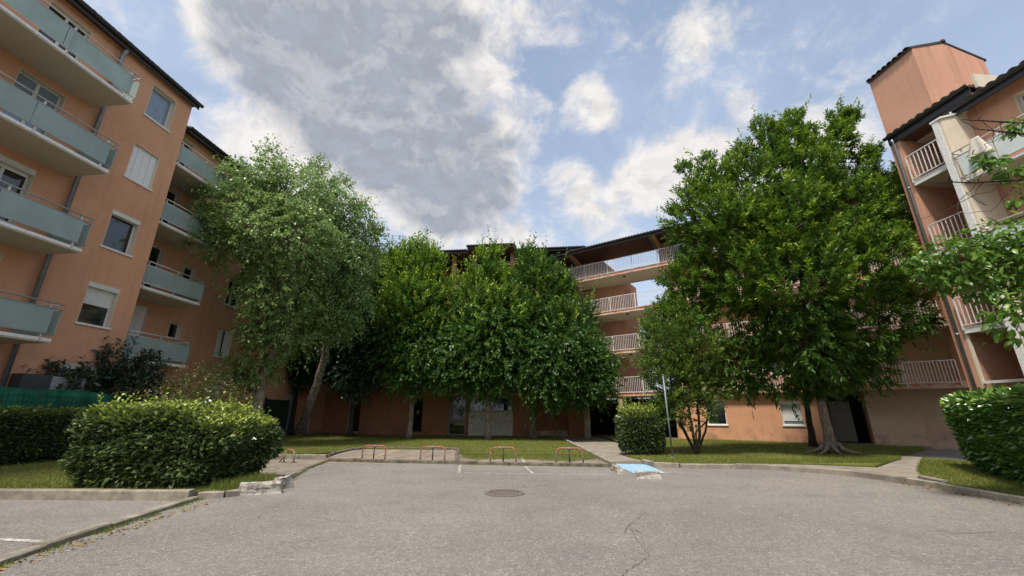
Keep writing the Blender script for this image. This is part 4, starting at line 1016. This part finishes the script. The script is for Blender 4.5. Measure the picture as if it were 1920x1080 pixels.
rowtree('dark shaded tree in the row, its crown squeezed behind the white birch', (655, 818), 27.5, .15,
        [(650, 560, 55, 27.5), (690, 520, 50, 27.5), (700, 600, 55, 27), (640, 640, 52, 27.5), (700, 665, 48, 27), (580, 660, 40, 28), (720, 560, 35, 27), (600, 620, 45, 28), (665, 700, 34, 27)], 'lf_dark', .05, .25, .16, bark='bark_d')  # leaf and bark coloured darker for the shade behind the birch
rowtree('shade darkened tree at the far left of the row, beside the pale doorway', (545, 808), 27.4, .2,
        [(560, 640, 42, 27.4), (530, 680, 34, 27.2), (575, 690, 34, 27.4), (600, 660, 40, 27.6)], 'lf_dark', .0, .2, .17, bark='bark_d')  # leaf and bark darkened in colour, this tree stands in shade
rowtree('bright topped tree left of the middle of the row, right of the birches', (768, 820), 26.5, .14,
        [(745, 525, 36, 26.5), (785, 510, 42, 26.5), (822, 560, 34, 26.3), (780, 590, 72, 26), (740, 640, 50, 26.2), (815, 650, 62, 25.8), (775, 688, 42, 25.6), (840, 692, 34, 25.4), (715, 590, 30, 26.6)], 'lf_row', .75, .55, .18,
        shoots=[(740, 488, 13, 26.5), (770, 478, 14, 26.5), (800, 485, 15, 26.5), (822, 505, 11, 26.3), (722, 510, 11, 26.5)])
rowtree('bright green pointed tree in the middle of the row, before the cream panels', (915, 822), 25.6, .13,
        [(915, 520, 28, 25.6), (890, 575, 38, 25.6), (940, 570, 38, 25.6), (920, 620, 72, 25.2), (870, 660, 52, 25.2), (960, 660, 52, 25.2), (900, 698, 42, 24.9), (955, 700, 36, 25), (985, 610, 34, 25.6)], 'lf_row', .6, .5, .18,
        shoots=[(912, 492, 14, 25.6), (925, 484, 10, 25.6), (888, 535, 11, 25.6), (942, 528, 10, 25.6), (870, 558, 10, 25.6)])
rowtree('darker full tree at the right end of the row, its low boughs reaching right', (1000, 820), 26.6, .13,
        [(1000, 530, 38, 26.8), (1035, 550, 40, 26.8), (1070, 600, 42, 26.6), (1010, 600, 58, 26.4), (1060, 650, 60, 24.8), (1095, 700, 48, 24.6), (1030, 700, 56, 24.6), (1075, 715, 34, 24.4), (1110, 660, 26, 25), (1105, 718, 26, 24.6), (1125, 690, 18, 24.8)], 'lf_row', .22, .3, .18,
        shoots=[(990, 490, 16, 26.8), (1020, 505, 14, 26.8), (1055, 535, 14, 26.8), (1060, 590, 15, 24.8), (1040, 610, 14, 24.8)])

# ---- big tree on the right
bgl = [(1440, 300, 36, 15.3), (1480, 275, 30, 15.4), (1520, 300, 40, 15.5), (1575, 270, 30, 15.4), (1590, 320, 42, 15.5), (1500, 350, 66, 15), (1400, 350, 48, 15.3), (1335, 345, 32, 15.6), (1315, 390, 46, 15.6), (1290, 430, 30, 15.8), (1375, 425, 74, 14.9), (1480, 430, 90, 14.6),
       (1590, 405, 72, 15.0), (1655, 370, 36, 15.3), (1690, 345, 20, 15.2), (1680, 440, 52, 14.8), (1600, 500, 84, 14.4), (1490, 530, 90, 14.3), (1385, 515, 62, 14.9), (1335, 470, 42, 15.5), (1700, 520, 42, 14.9), (1685, 585, 42, 15.2), (1610, 600, 66, 15.0), (1500, 630, 76, 15.0), (1410, 620, 52, 15.6), (1350, 570, 34, 15.8),
       (1345, 620, 40, 16), (1310, 515, 38, 15.8), (1362, 680, 34, 16), (1290, 570, 32, 16), (1268, 525, 24, 16), (1300, 625, 34, 16.1), (1255, 590, 20, 16.1), (1450, 700, 40, 16.2), (1560, 680, 54, 15.8), (1625, 680, 36, 15.8), (1395, 705, 28, 16.4), (1510, 710, 34, 16.2)]
bl = [blob(a[0], a[1], a[2]*.9, a[3]) for a in bgl]
P, D, K = twig_points(bl, 14, .75, 1.7, gap=.40, gapsc=1.9)
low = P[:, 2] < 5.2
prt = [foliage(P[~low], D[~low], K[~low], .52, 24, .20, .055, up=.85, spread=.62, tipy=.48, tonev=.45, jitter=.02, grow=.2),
       foliage(P[low], D[low], K[low], .52, 20, .20, .065, up=.1, droop=.3, spread=.68, tipy=.12, tonev=.3, jitter=.02)]  # lower leaves toned darker, the shade beneath the crown painted in
sp = [blob(*a) for a in [(1430, 245, 13, 15.3), (1450, 260, 14, 15.3), (1490, 225, 12, 15.4), (1480, 245, 13, 15.4), (1570, 222, 11, 15.4), (1592, 222, 9, 15.4), (1580, 245, 14, 15.4), (1605, 225, 7, 15.4), (1640, 290, 10, 15.3), (1625, 300, 12, 15.3), (1285, 322, 9, 15.6), (1325, 310, 11, 15.6), (1262, 400, 9, 15.8), (1390, 290, 12, 15.4), (1710, 290, 9, 15), (1700, 320, 11, 15), (1515, 250, 10, 15.4), (1375, 305, 9, 15.4)]]
P2, D2, K2 = twig_points(sp, 34, .9); prt.append(foliage(P2, D2*.6, K2, .42, 20, .16, .05, up=.9, spread=.62, tipy=.8, tonev=.6, jitter=.02))
bx_ = tuple(gp(1560, 847, .17))
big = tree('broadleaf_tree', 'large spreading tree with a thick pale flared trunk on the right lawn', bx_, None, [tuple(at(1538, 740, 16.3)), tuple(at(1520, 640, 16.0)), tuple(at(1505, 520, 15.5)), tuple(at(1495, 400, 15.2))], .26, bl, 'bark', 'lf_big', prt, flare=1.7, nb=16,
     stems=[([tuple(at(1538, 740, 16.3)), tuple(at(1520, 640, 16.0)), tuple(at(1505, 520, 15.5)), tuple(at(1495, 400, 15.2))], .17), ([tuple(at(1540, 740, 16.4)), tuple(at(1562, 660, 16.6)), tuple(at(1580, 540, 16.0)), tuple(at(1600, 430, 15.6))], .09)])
rb_ = MB()
for a_ in (-2.6, -1.9, -.9, -.2, .5, 3.0): 
    q0 = Vector(bx_); dd = Vector((math.cos(a_), math.sin(a_), 0)); rb_ = MB(); rb_.tube([q0+dd*.2+Vector((0, 0, .30)), q0+dd*.38+Vector((0, 0, .09)), q0+dd*.62+Vector((0, 0, .02)), q0+dd*.95+Vector((0, 0, -.03))], [.11, .085, .055, .02], 7); rb_.build('root', 'bark', big)
# dark thin neighbour behind
b = gp(1524, 830, .17); bls = [blob(*a) for a in [(1500, 660, 42, 18.6), (1540, 620, 42, 18.6), (1560, 700, 30, 18.6)]]
P, D, K = twig_points(bls, 14, .7); tree('broadleaf_tree', 'slim dark trunked tree just behind the large tree on the right lawn', (b.x*.88, b.y*.88, .17), None, [tuple(at(1512, 760, 18.8)), tuple(at(1515, 650, 18.7))], .14, bls, 'bark_d', 'lf_dark', [foliage(P, D, K, .5, 12, .18, .06, up=.2, tipy=0, tonev=.2)], nb=3)

# ---- feathery multi stem tree by the pole
fl = [(1275, 620, 30, 16), (1245, 610, 30, 16.1), (1250, 650, 44, 16), (1305, 660, 48, 15.8), (1330, 720, 38, 16), (1265, 715, 42, 15.9), (1240, 690, 30, 15.9), (1295, 750, 36, 15.9), (1255, 765, 24, 15.9), (1340, 660, 26, 16), (1222, 625, 14, 16.2)]
bl = [blob(a[0], a[1], a[2]*1.08, a[3]) for a in fl]; P, D, K = twig_points(bl, 24, .7, 4.2, gap=.2, gapsc=2.6)
prt = [foliage(P, D, K, .42, 18, .13, .038, up=.75, spread=.55, tipy=.35, tonev=.45, jitter=.025)]
b = gp(1306, 850, .15)
def st_(u1, v1, u2, v2, r): return ([tuple(at(u1, v1, b.y-.05)), tuple(at(u2, v2, b.y-.2)), tuple(at(u2-5, v2-70, 16))], r)
tree('multi_stem_tree', 'feathery tree with many thin dark stems between the steel pole and a ground floor window', tuple(b), None, None, .07, bl, 'bark_d', 'lf_wil', prt, nb=12, flare=1.2,
     stems=[st_(1290, 822, 1262, 770, .055), st_(1300, 815, 1290, 760, .05), st_(1312, 815, 1308, 760, .06), st_(1322, 810, 1330, 765, .045), st_(1305, 810, 1335, 780, .035), st_(1294, 826, 1276, 790, .03)])

# ---- trees glimpsed through the passage, beyond the buildings
for i, (u, v, r, Y, sh_, lab) in enumerate([(1210, 640, 46, 44, 0, 'light green tree seen beyond the galleries through the open passage'), (1185, 700, 34, 38, 1, 'dark low tree behind the passage under the lowest gallery'), (1290, 640, 60, 52, 1, 'distant dark tree behind the gallery wing, mostly hidden')]):
    bl = [blob(u, v, r, Y), blob(u+12, v-18, r*.7, Y), blob(u-10, v+20, r*.8, Y), blob(u, v+48, r*.8, Y)]
    P, D, K = twig_points(bl, 5, .7); q = at(u, 815, Y); tree('background_tree', lab, (q.x, Y, 0), None, [(q.x, Y, 3), (q.x, Y, 6)], .2, bl, 'bark_d', 'lf_dark' if sh_ else 'lf_wil', [foliage(P, D, K, .8, 12, .3, .12, up=.5, tipy=.3, tonev=.5)], nb=3, group='trees beyond the buildings')

# ---- dark shrub above the green screen, yellowish shoots behind the hedge
def shrub(name, label, base, bls, m, **k):
    bl = [blob(*a) for a in bls]; P, D, K = twig_points(bl, k.pop('dens', 24), .75, 1)
    root = empty(name, base, label, 'shrub'); mb = MB(); base = Vector(base)
    for c, r in bl[:8]:
        mb = MB(); limb(mb, [base, base.lerp(Vector(c), .5)+Vector((0, 0, .1)), Vector(c)], .025, .008, 5, .12); mb.build('stem', 'bark_d', root)
    a = dict(tl=.35, nl=9, LL=.2, LW=.06, up=.4, spread=.8, tipy=.15, tonev=.45, jitter=.01); a.update(k); crown('foliage', root, m, [foliage(P, D, K, **a)], .15)
    return root
shrub('evergreen_shrub', 'dark evergreen shrub with long leaves, taller and right of its neighbour, under the lowest balcony', tuple(at(225, 770, 14.1)),
      [(205, 690, 24, 14.1), (240, 685, 26, 14.2), (270, 700, 22, 14.3), (188, 715, 20, 13.9), (225, 722, 26, 14.1), (262, 730, 22, 14.2), (172, 688, 9, 13.9), (290, 725, 13, 14.3)], 'lf_shrub', LL=.22, LW=.06)
shrub('evergreen_shrub', 'smaller dark long leaved shrub rising over the middle of the green screen', tuple(at(125, 770, 12.8)),
      [(90, 703, 12, 12.6), (122, 705, 16, 12.8), (150, 713, 14, 13), (108, 722, 12, 12.7), (140, 728, 12, 12.9)], 'lf_shrub', LL=.20, LW=.06)
shrub('straggly_shrub', 'reddish olive straggly shrub behind the top of the rounded hedge', tuple(at(380, 800, 13)),
      [(345, 735, 24, 12.8), (375, 720, 18, 13), (410, 735, 20, 13), (385, 755, 26, 12.8), (440, 750, 18, 13), (330, 760, 22, 12.6), (290, 765, 22, 12.4)], 'lf_shoot', LL=.09, LW=.04, tipy=.4, tonev=.25, dens=30)

# ---- clipped hedges: leaves all over a rounded box round a solid dark core for the twigs
def hedge(name, label, F, hs, ho, z0, z1f, m, n, LL, LW, topshoots=0, shl=.25, curl=.12, seg=1, pw=6.0, indiv=0, cat='hedge', tipside=.05, taper=None, tiptop=.8, core=.86, bmp=.06):
    """F(s,o,z) frame centred on the hedge; hs, ho half sizes; z1f(s) top"""
    root = empty(name, tuple(F(0, 0, z0)), label, cat)
    areas = np.array([hs*1.6, hs*1.6, ho*1.6, ho*1.6, hs*ho*4/1.2]); areas[[1]] *= .35; areas /= areas.sum()
    fc = rng.choice(5, n, p=areas); a = rng.uniform(-1, 1, n); b = rng.uniform(-1, 1, n); z = rng.uniform(-1, 1, n)
    q = np.zeros((n, 3))
    q[fc == 0] = np.stack([a, np.ones(n), z], 1)[fc == 0]; q[fc == 1] = np.stack([a, -np.ones(n), z], 1)[fc == 1]
    q[fc == 2] = np.stack([np.ones(n), b, z], 1)[fc == 2]; q[fc == 3] = np.stack([-np.ones(n), b, z], 1)[fc == 3]; q[fc == 4] = np.stack([a, b, np.ones(n)], 1)[fc == 4]
    qq = q.copy(); qq[:, 2] = (qq[:, 2]+1)/2 if False else qq[:, 2]
    m_ = (np.abs(q)**pw).sum(1)**(1/pw); qn = q/m_[:, None]
    nr = np.sign(qn)*np.abs(qn)**(pw-1); 
    dep = rng.choice([1.0, .93, .85], n, p=[.62, .25, .13])*(1+bmp*lumpy(q*3.0, 1.7, hs)+bmp*.6*rng.normal(0, .5, n))
    qn = qn*dep[:, None]
    def W_(qv):
        s = qv[:, 0]*hs; o = qv[:, 1]*ho; zt = np.array([z1f(x) for x in s]); tz = (qv[:, 2]+1)/2
        if taper is not None: o = o*(1-taper*(1-tz)); s = s*(1-taper*.9*(1-tz)); 
        zz = z0+(zt-z0)*tz
        return np.array([list(F(x, y, h_)) for x, y, h_ in zip(s, o, zz)])
    P = W_(qn); d0 = np.array(F(1, 0, 0)-F(0, 0, 0)); n0 = np.array(F(0, 1, 0)-F(0, 0, 0))
    N_ = nrm(nr[:, :1]/hs*d0+nr[:, 1:2]/ho*n0+nr[:, 2:3]*np.array([[0, 0, 1]])/((z1f(0)-z0)/2))
    D = nrm(N_+rdir(n)*.75+np.array([0, 0, .25])); top = (qn[:, 2] > .80)
    tone = rng.normal(.42, .28, n)+.25*lumpy(P, 3.0, 2); tip = np.where(top, rng.random(n)*tiptop, (rng.random(n) < tipside)*.6)
    sz = rng.uniform(.65, 1.3, n)
    parts = [(P, D, LL*sz, LW*sz, tone, tip)]
    if topshoots:
        k = topshoots; S_ = np.stack([rng.uniform(-1, 1, k), rng.uniform(-1, 1, k), np.full(k, .95)], 1); mm = (np.abs(S_)**pw).sum(1)**(1/pw); S_ = S_/mm[:, None]; PP = W_(S_)
        parts.append(foliage(PP, np.tile([0, 0, 1.0], (k, 1)), np.ones(k), shl, 8, LL*.8, LW*.8, up=1.2, spread=.7, tipy=.9, tonev=.8, grow=.35))
    if indiv:
        # the leaves that show largest, one object each
        dist = np.linalg.norm(P-np.array([0, 0, EYE]), axis=1)-2*(dep > .97)-.8*((N_@np.array([0, -1, 0])) > 0); pick = np.argsort(dist)[:0]
        vis = [i for i in range(n) if dep[i] > 1.0]
        def inv(i):
            y, x, zz = P[i, 1], P[i, 0], P[i, 2]; zc = y*math.cos(PITCH)+(zz-EYE)*math.sin(PITCH); return abs(FOC*x/max(.1, zc)) < 930 and (D[i]@(np.array([0, 0, EYE])-P[i])) > .2
        vis = [i for i in vis if inv(i)]; vis.sort(key=lambda i: dist[i]); pick = vis[:indiv]
        mes = []
        for t_ in (0, .35, .7, 1): mes.append(leaf_mesh('leaf', np.zeros((1, 3)), np.array([[1., 0, 0]]), np.array([1.]), np.array([LW/LL]), np.array([t_]), np.array([t_*.25]), curl, 2, side=np.array([[0, 1., 0]])))
        inner = None
        for i in pick:
            t_ = tip[i]; me = mes[min(3, max(0, int((tone[i]+t_*.5)*3.2)))]; o = link('leaf', me, m, root)
            x = Vector(D[i]).normalized(); y = x.cross(Vector(rdir(1)[0])+Vector((0, 0, 1))).normalized(); zz = x.cross(y); zz = -zz if zz.z < 0 else zz; y = zz.cross(x)
            M4 = Matrix((x, y, zz)).transposed().to_4x4(); M4.translation = Vector(P[i])+Vector(N_[i])*.015; o.matrix_basis = M4 @ Matrix.Scale(LL*sz[i]*1.15, 4)
        keep = np.ones(n, bool); keep[pick] = False; parts[0] = tuple(x[keep] for x in parts[0])
    o = crown('foliage', root, m, parts, curl, seg); o['kind'] = 'stuff'
    # solid near-black core: stands in for twigs and the shade among them
    import bmesh
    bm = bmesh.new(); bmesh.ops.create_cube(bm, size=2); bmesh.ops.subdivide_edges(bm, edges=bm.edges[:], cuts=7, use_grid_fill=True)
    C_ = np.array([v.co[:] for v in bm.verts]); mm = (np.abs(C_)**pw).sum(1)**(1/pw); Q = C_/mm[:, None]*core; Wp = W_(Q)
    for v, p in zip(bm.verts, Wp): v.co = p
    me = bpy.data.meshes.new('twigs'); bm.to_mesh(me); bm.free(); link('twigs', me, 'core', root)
    return root
H1 = Fr((-7.48, 9.85), 90)     # s to the right, o towards the camera
def top1(s): return 1.50-.36*max(0, min(1, (s-.5)/1.0))**1.3+.03*math.sin(s*3)
hedge('rounded_hedge', 'big rounded privet hedge with a yellow green fuzzy top beside the left kerb', H1, 1.38, 1.25, .12, top1, 'lf_hedge', 26000, .12, .06, topshoots=1100, shl=.22, pw=10, bmp=.10, tiptop=.7, taper=.13)
H2 = Fr((-6.22, 10.6), 90)
hedge('small_bush', 'small loose glossy bush with lime top at the right end of the rounded hedge', H2, .42, .45, .40, lambda s: 1.22+.05*math.sin(s*6), 'lf_hedge', 3600, .11, .06, topshoots=90, shl=.18, pw=2.6, bmp=.16, tiptop=1.0, cat='bush', core=.7)
H3 = Fr((-12.75, 11.6), 90+6.09)
H3 = Fr((-12.75, 11.9), 6.09)
hedge('low_hedge', 'dark squared hedge along the green screen at the left edge', H3, 3.3, .5, .3, lambda s: 1.58, 'lf_hedge', 15000, .085, .05, topshoots=260, shl=.12, pw=8, tiptop=.6)
H4 = Fr((4.83, 16.2), 90)
hedge('clipped_bush', 'boxy clipped bush with fuzzy top beside the steel pole and footpath', H4, .78, .75, .14, lambda s: 1.52, 'lf_hedge', 9000, .10, .05, topshoots=420, shl=.34, pw=4.5, cat='bush', taper=.12)
dv = Vector((-2.6, -3.9)).normalized(); angH = math.degrees(math.atan2(dv.x, dv.y)); cL = Vector((11.9, 11.9))+dv*3.3
H5a = Fr((cL.x+.95, cL.y-.55), angH)   # right normal of this direction faces the car park
hedge('laurel_hedge', 'tall glossy cherry laurel hedge behind the curved kerb at the right edge', H5a, 4.1, .85, .14, lambda s: 1.93+.03*math.sin(s*5), 'lf_laurel', 17000, .15, .06, topshoots=0, pw=14, curl=.06, indiv=290, tiptop=1.0, tipside=.25, taper=.22, seg=2)

# ---- overhanging tree whose trunk stands outside the picture, right
vb = (10.9, 6.6, .12)
ol = empty('overhanging_tree', vb, 'broad leaved tree reaching into the picture from the right edge with bare dark twigs', 'tree')
trk = MB(); limb(trk, [vb, (10.6, 6.7, 2.2), (10.2, 6.8, 4.2)], .13, .08, 10, .05); trk.build('trunk', 'bark_d', ol)
brs = [[(1980, 230), (1925, 251, 6.7), (1880, 247, 6.8), (1828, 242, 6.9)], [(1980, 236), (1887, 229, 6.8), (1804, 224, 7.0)], [(1985, 350), (1920, 337, 6.7), (1830, 342, 6.9), (1747, 341, 7.1)], [(1985, 430), (1900, 470, 6.7), (1820, 500, 6.9), (1740, 505, 7.2)], [(1985, 520), (1900, 540, 6.7), (1850, 530, 6.9)], [(1985, 380), (1880, 420, 6.7), (1800, 470, 7.0)]]
for k, bpx in enumerate(brs):
    pts = [Vector((10.2, 6.8, 4.2-.4*(k % 3)))]+[at(p[0], p[1], p[2] if len(p) > 2 else 6.7) for p in bpx]
    mb = MB(); limb(mb, pts, .045, .008, 6, .04); 
    for q in range(7):
        a = pts[-2].lerp(pts[-1], random.random()) if q < 4 else pts[-3].lerp(pts[-2], random.random()); e = a+Vector((random.uniform(-.35, .05), random.uniform(-.2, .2), random.uniform(-.35, .3))); limb(mb, [a, a.lerp(e, .5)+Vector((0, 0, .04)), e], .008, .003, 5, .3)
    mb.build('branch', 'bark_d', ol)
for arc in ([(1870, 350), (1790, 385), (1725, 410), (1700, 440)], [(1830, 345), (1785, 400), (1765, 450), (1780, 480)], [(1900, 352), (1860, 395), (1800, 400)], [(1890, 250), (1850, 270), (1835, 300), (1850, 320)], [(1905, 620), (1925, 560), (1900, 540), (1885, 560)], [(1850, 385), (1810, 360), (1845, 380)]):
    mb = MB(); limb(mb, [at(a, b, 6.9) for a, b in arc], .007, .003, 5, .25); mb.build('twig', 'bark_d', ol)
vbl = [(1745, 505, 20, 7.2), (1768, 525, 16, 7.2), (1785, 490, 34, 7.0), (1840, 468, 34, 6.9), (1895, 450, 32, 6.7), (1880, 500, 36, 6.8), (1830, 525, 24, 7.0), (1722, 488, 9, 7.3), (1925, 550, 34, 6.7), (1960, 490, 60, 6.6), (1890, 590, 16, 6.7), (1900, 615, 13, 6.7), (1845, 302, 9, 6.9), (1864, 298, 6, 6.9), (1905, 235, 9, 6.8), (1903, 315, 10, 6.8), (1880, 325, 6, 6.9), (1908, 368, 8, 6.8), (1940, 330, 14, 6.8)]
bl = [blob(*a) for a in vbl]; P, D, K = twig_points(bl, 42, .6)
fo = foliage(P, D, K, .18, 5, .14, .06, up=.1, droop=.5, spread=.85, tipy=.3, tonev=.5, jitter=.02)
n = len(fo[0]); y = fo[0][:, 1]; zc = y*math.cos(PITCH)+(fo[0][:, 2]-EYE)*math.sin(PITCH); uu = 960+FOC*fo[0][:, 0]/zc
ordr = [i for i in np.argsort(y+rng.random(n)*.5) if uu[i] < 1915][:295]
mes = [leaf_mesh('leaf', np.zeros((1, 3)), np.array([[1., 0, 0]]), np.array([1.]), np.array([.48]), np.array([t_]), np.array([t_*.35]), .14, 2, side=np.array([[0, 1., 0]])) for t_ in (0, .3, .6, 1)]
for i in ordr:
    o = link('leaf', mes[min(3, max(0, int(fo[4][i]*4)))], 'lf_vine', ol); x = Vector(fo[1][i]).normalized(); yv = x.cross(Vector(rdir(1)[0])*.7+Vector((0, 0, 1))).normalized(); zz = x.cross(yv); zz = -zz if zz.z < 0 else zz; yv = zz.cross(x)
    M4 = Matrix((x, yv, zz)).transposed().to_4x4(); M4.translation = Vector(fo[0][i]); o.matrix_basis = M4 @ Matrix.Scale(float(fo[2][i]), 4)
keep = np.ones(n, bool); keep[ordr] = False
o = link('crown', leaf_mesh('crown', *[x[keep] for x in fo], curl=.14, seg=2), 'lf_vine', ol); o['kind'] = 'stuff'

# ---- grass
def blades(name, label, pts, hts, m='grass', w_=.012, cat=None):
    n = len(pts); a = rng.uniform(0, 2*math.pi, n); sd = np.stack([np.cos(a), np.sin(a), np.zeros(n)], 1); le = rdir(n)*.35; le[:, 2] = 1; le = nrm(le)
    V = np.stack([pts-sd*w_/2, pts+sd*w_/2, pts+le*hts[:, None]], 1)
    me = bpy.data.meshes.new(name); me.vertices.add(n*3); me.vertices.foreach_set('co', V.reshape(-1).astype(np.float32)); me.loops.add(n*3); me.loops.foreach_set('vertex_index', np.arange(n*3, dtype=np.int32)); me.polygons.add(n)
    me.polygons.foreach_set('loop_start', (np.arange(n)*3).astype(np.int32)); me.polygons.foreach_set('loop_total', np.full(n, 3, np.int32)); me.update(calc_edges=True)
    tone = np.clip(rng.normal(.5, .3, n)+.4*lumpy(pts, 1.5, 1), 0, 1); tip = (rng.random(n) < .12)*.9+.25*np.clip(lumpy(pts, .8, 5), 0, 1)
    for an, arr in (('tone', tone), ('tipness', tip)): at_ = me.attributes.new(an, 'FLOAT', 'POINT'); at_.data.foreach_set('value', np.repeat(np.clip(arr, 0, 1), 3).astype(np.float32))
    o = link(name, me, m); tag(o, label, cat or 'grass', kind='stuff'); return o
def scat(n, x0, x1, y0, y1, inside, zf, near=1.0):
    P = []
    while len(P) < n:
        x = random.uniform(x0, x1); y = y0+(y1-y0)*random.random()**near
        if inside(x, y): P.append((x, y, zf(x, y)))
    return np.array(P)
p = scat(26000, -14, -5.2, 8.45, 16, in_L, zl, 1.6); blades('grass', 'short bright lawn grass at the left behind the straight kerb', p, rng.uniform(.025, .07, len(p)))
p = scat(42000, -14, 2.9, 15.5, 30, in_B, zb_, 1.5); blades('grass', 'lawn grass under the row of trees before the far building', p, rng.uniform(.03, .08, len(p)), w_=.018)
p = scat(42000, 4.2, 17, 13.2, 26, in_R, zr, 1.4); bare = np.exp(-(((p[:, 0]-11.5)/2.8)**2+((p[:, 1]-16.3)/1.3)**2)*1.2) > rng.random(len(p))*1.1; p = p[~bare]; p = p[lumpy(p, 2.3, 2)+rng.normal(0, .3, len(p)) > -.45]; blades('grass', 'thin worn grass on the right lawn round the large tree', p, rng.uniform(.03, .08, len(p)), w_=.016)
p = scat(14000, 9.2, 14, 8, 14, in_R2, zr); blades('grass', 'grass wedge between the side path and the laurel hedge', p, rng.uniform(.03, .08, len(p)))
n = 16000; x = rng.uniform(-1.9, 2.9, n); yk = rng.random(n); y = 13.75-.16*x+(3.0)*yk**.7; k = (lumpy(np.stack([x, y, x*0], 1), 2.2, 4)+yk*1.9-.45+rng.normal(0, .15, n)) > 0.1; p = np.stack([x, y, np.full(n, .07)], 1)[k]; blades('grass', 'patchy yellowing grass growing over the right parking bays', p, rng.uniform(.02, .07, len(p)), w_=.016)
n = 2600; x = rng.uniform(-5.9, -5.05, n); y = rng.uniform(8.7, 10.2, n); k = np.array([in_L(a, b) for a, b in zip(x, y)]); blades('grass', 'tuft of long grass in the planted corner behind the concrete block', np.stack([x, y, np.full(n, .12)], 1)[k], rng.uniform(.06, .2, k.sum()))
def edgegrass(poly, zf, n, lab, h=(.02, .06)):
    out = []
    for a, b in zip(poly, poly[1:]+poly[:1]):
        L = math.hypot(b[0]-a[0], b[1]-a[1])
        for _ in range(int(n*L)):
            t = random.random(); x = a[0]+(b[0]-a[0])*t+random.gauss(0, .035); y = a[1]+(b[1]-a[1])*t+random.gauss(0, .035); out.append((x, y, zf(x, y)-.02))
    out = np.array(out); return blades('grass', lab, out, rng.uniform(*h, len(out)), w_=.014)
edgegrass(LAWN_R, zr, 170, 'ragged grass edge round the right lawn'); edgegrass(LAWN_R2, zr, 170, 'ragged grass edge of the wedge by the laurel hedge'); edgegrass(LAWN_L, zl, 120, 'ragged grass edge of the left lawn')
# moss and weeds along the kerb lines
def fringe(pts, n, off=.08, sp_=.05, zb=0.0, h=(.012, .05), lab=''):
    P = [np.array(p, float) for p in pts]; out = []
    for a, b in zip(P[:-1], P[1:]):
        L = np.linalg.norm(b-a); t = (b-a)/L; nn = np.array([t[1], -t[0]])
        for _ in range(int(n*L)):
            q = random.random(); c = a+(b-a)*q
            if math.sin(c[0]*5.1+c[1]*3.7)+math.sin(c[1]*8.3) < random.uniform(-1.6, 1.2): continue
            c = c+nn*(off+random.gauss(0, sp_)); out.append((c[0], c[1], zb))
    out = np.array(out); return blades('kerb_weeds', lab, out, rng.uniform(*h, len(out)), cat='weeds')
fringe(K_LEFT, 520, .13, .04, lab='mossy weeds along the near edge of the left flush kerb')
fringe([(-5.15, 10.15), (-5.6, 11.2), (-6.0, 12.8), (-6.3, 14.75)], 260, .1, .04, lab='weeds along the kerb between the car park and the left bay')
fringe(K_FRONT, 160, .1, .03, lab='weeds at the foot of the kerb before the parking barriers')
fringe([(3.0, 13.3), (3.0, 17)], 150, .1, .06, .07, lab='weeds along the long footpath kerb')
fringe([(4.3, 13.45), (5.5, 13.05), (6.9, 12.9), (8.15, 12.2), (9.05, 10.5), (9.02, 8.5)], 70, .1, .03, lab='sparse dry weeds below the curved kerb on the right')
# dead leaves
def litter(lab, P):
    P = np.array(P); n = len(P); d = rdir(n); d[:, 2] *= .25; d = nrm(d); s = rng.uniform(.03, .06, n)
    o = link('dead_leaves', leaf_mesh('dead_leaves', P, d, s, s*.6, rng.random(n), rng.random(n)*.1, .1), 'litterm'); tag(o, lab, 'fallen leaves', kind='stuff')
P = []
for _ in range(420):
    t = random.random()**1.5; a = Vector((9.0, 6.8)).lerp(Vector((9.05, 10.4)), t); P.append((a.x-abs(random.gauss(.12, .12)), a.y, .012))
litter('yellow fallen leaves along the foot of the right kerb before the laurel hedge', P)
P = [(random.uniform(-6, 3.5), random.uniform(11, 14.5) if random.random() < .7 else random.uniform(6, 11), .01) for _ in range(110)]; litter('few scattered dry leaves on the asphalt in front of the barriers', P)
P = [(-4.95+random.gauss(0, .12)-.25*(y-4)/1.5*.2 if False else -5.05-.2*(y-3)*.35+random.gauss(0, .07), y, .012) for y in np.random.default_rng(3).uniform(2.5, 8.2, 260)]; litter('dry leaf crumbs along the left flush kerb', P)
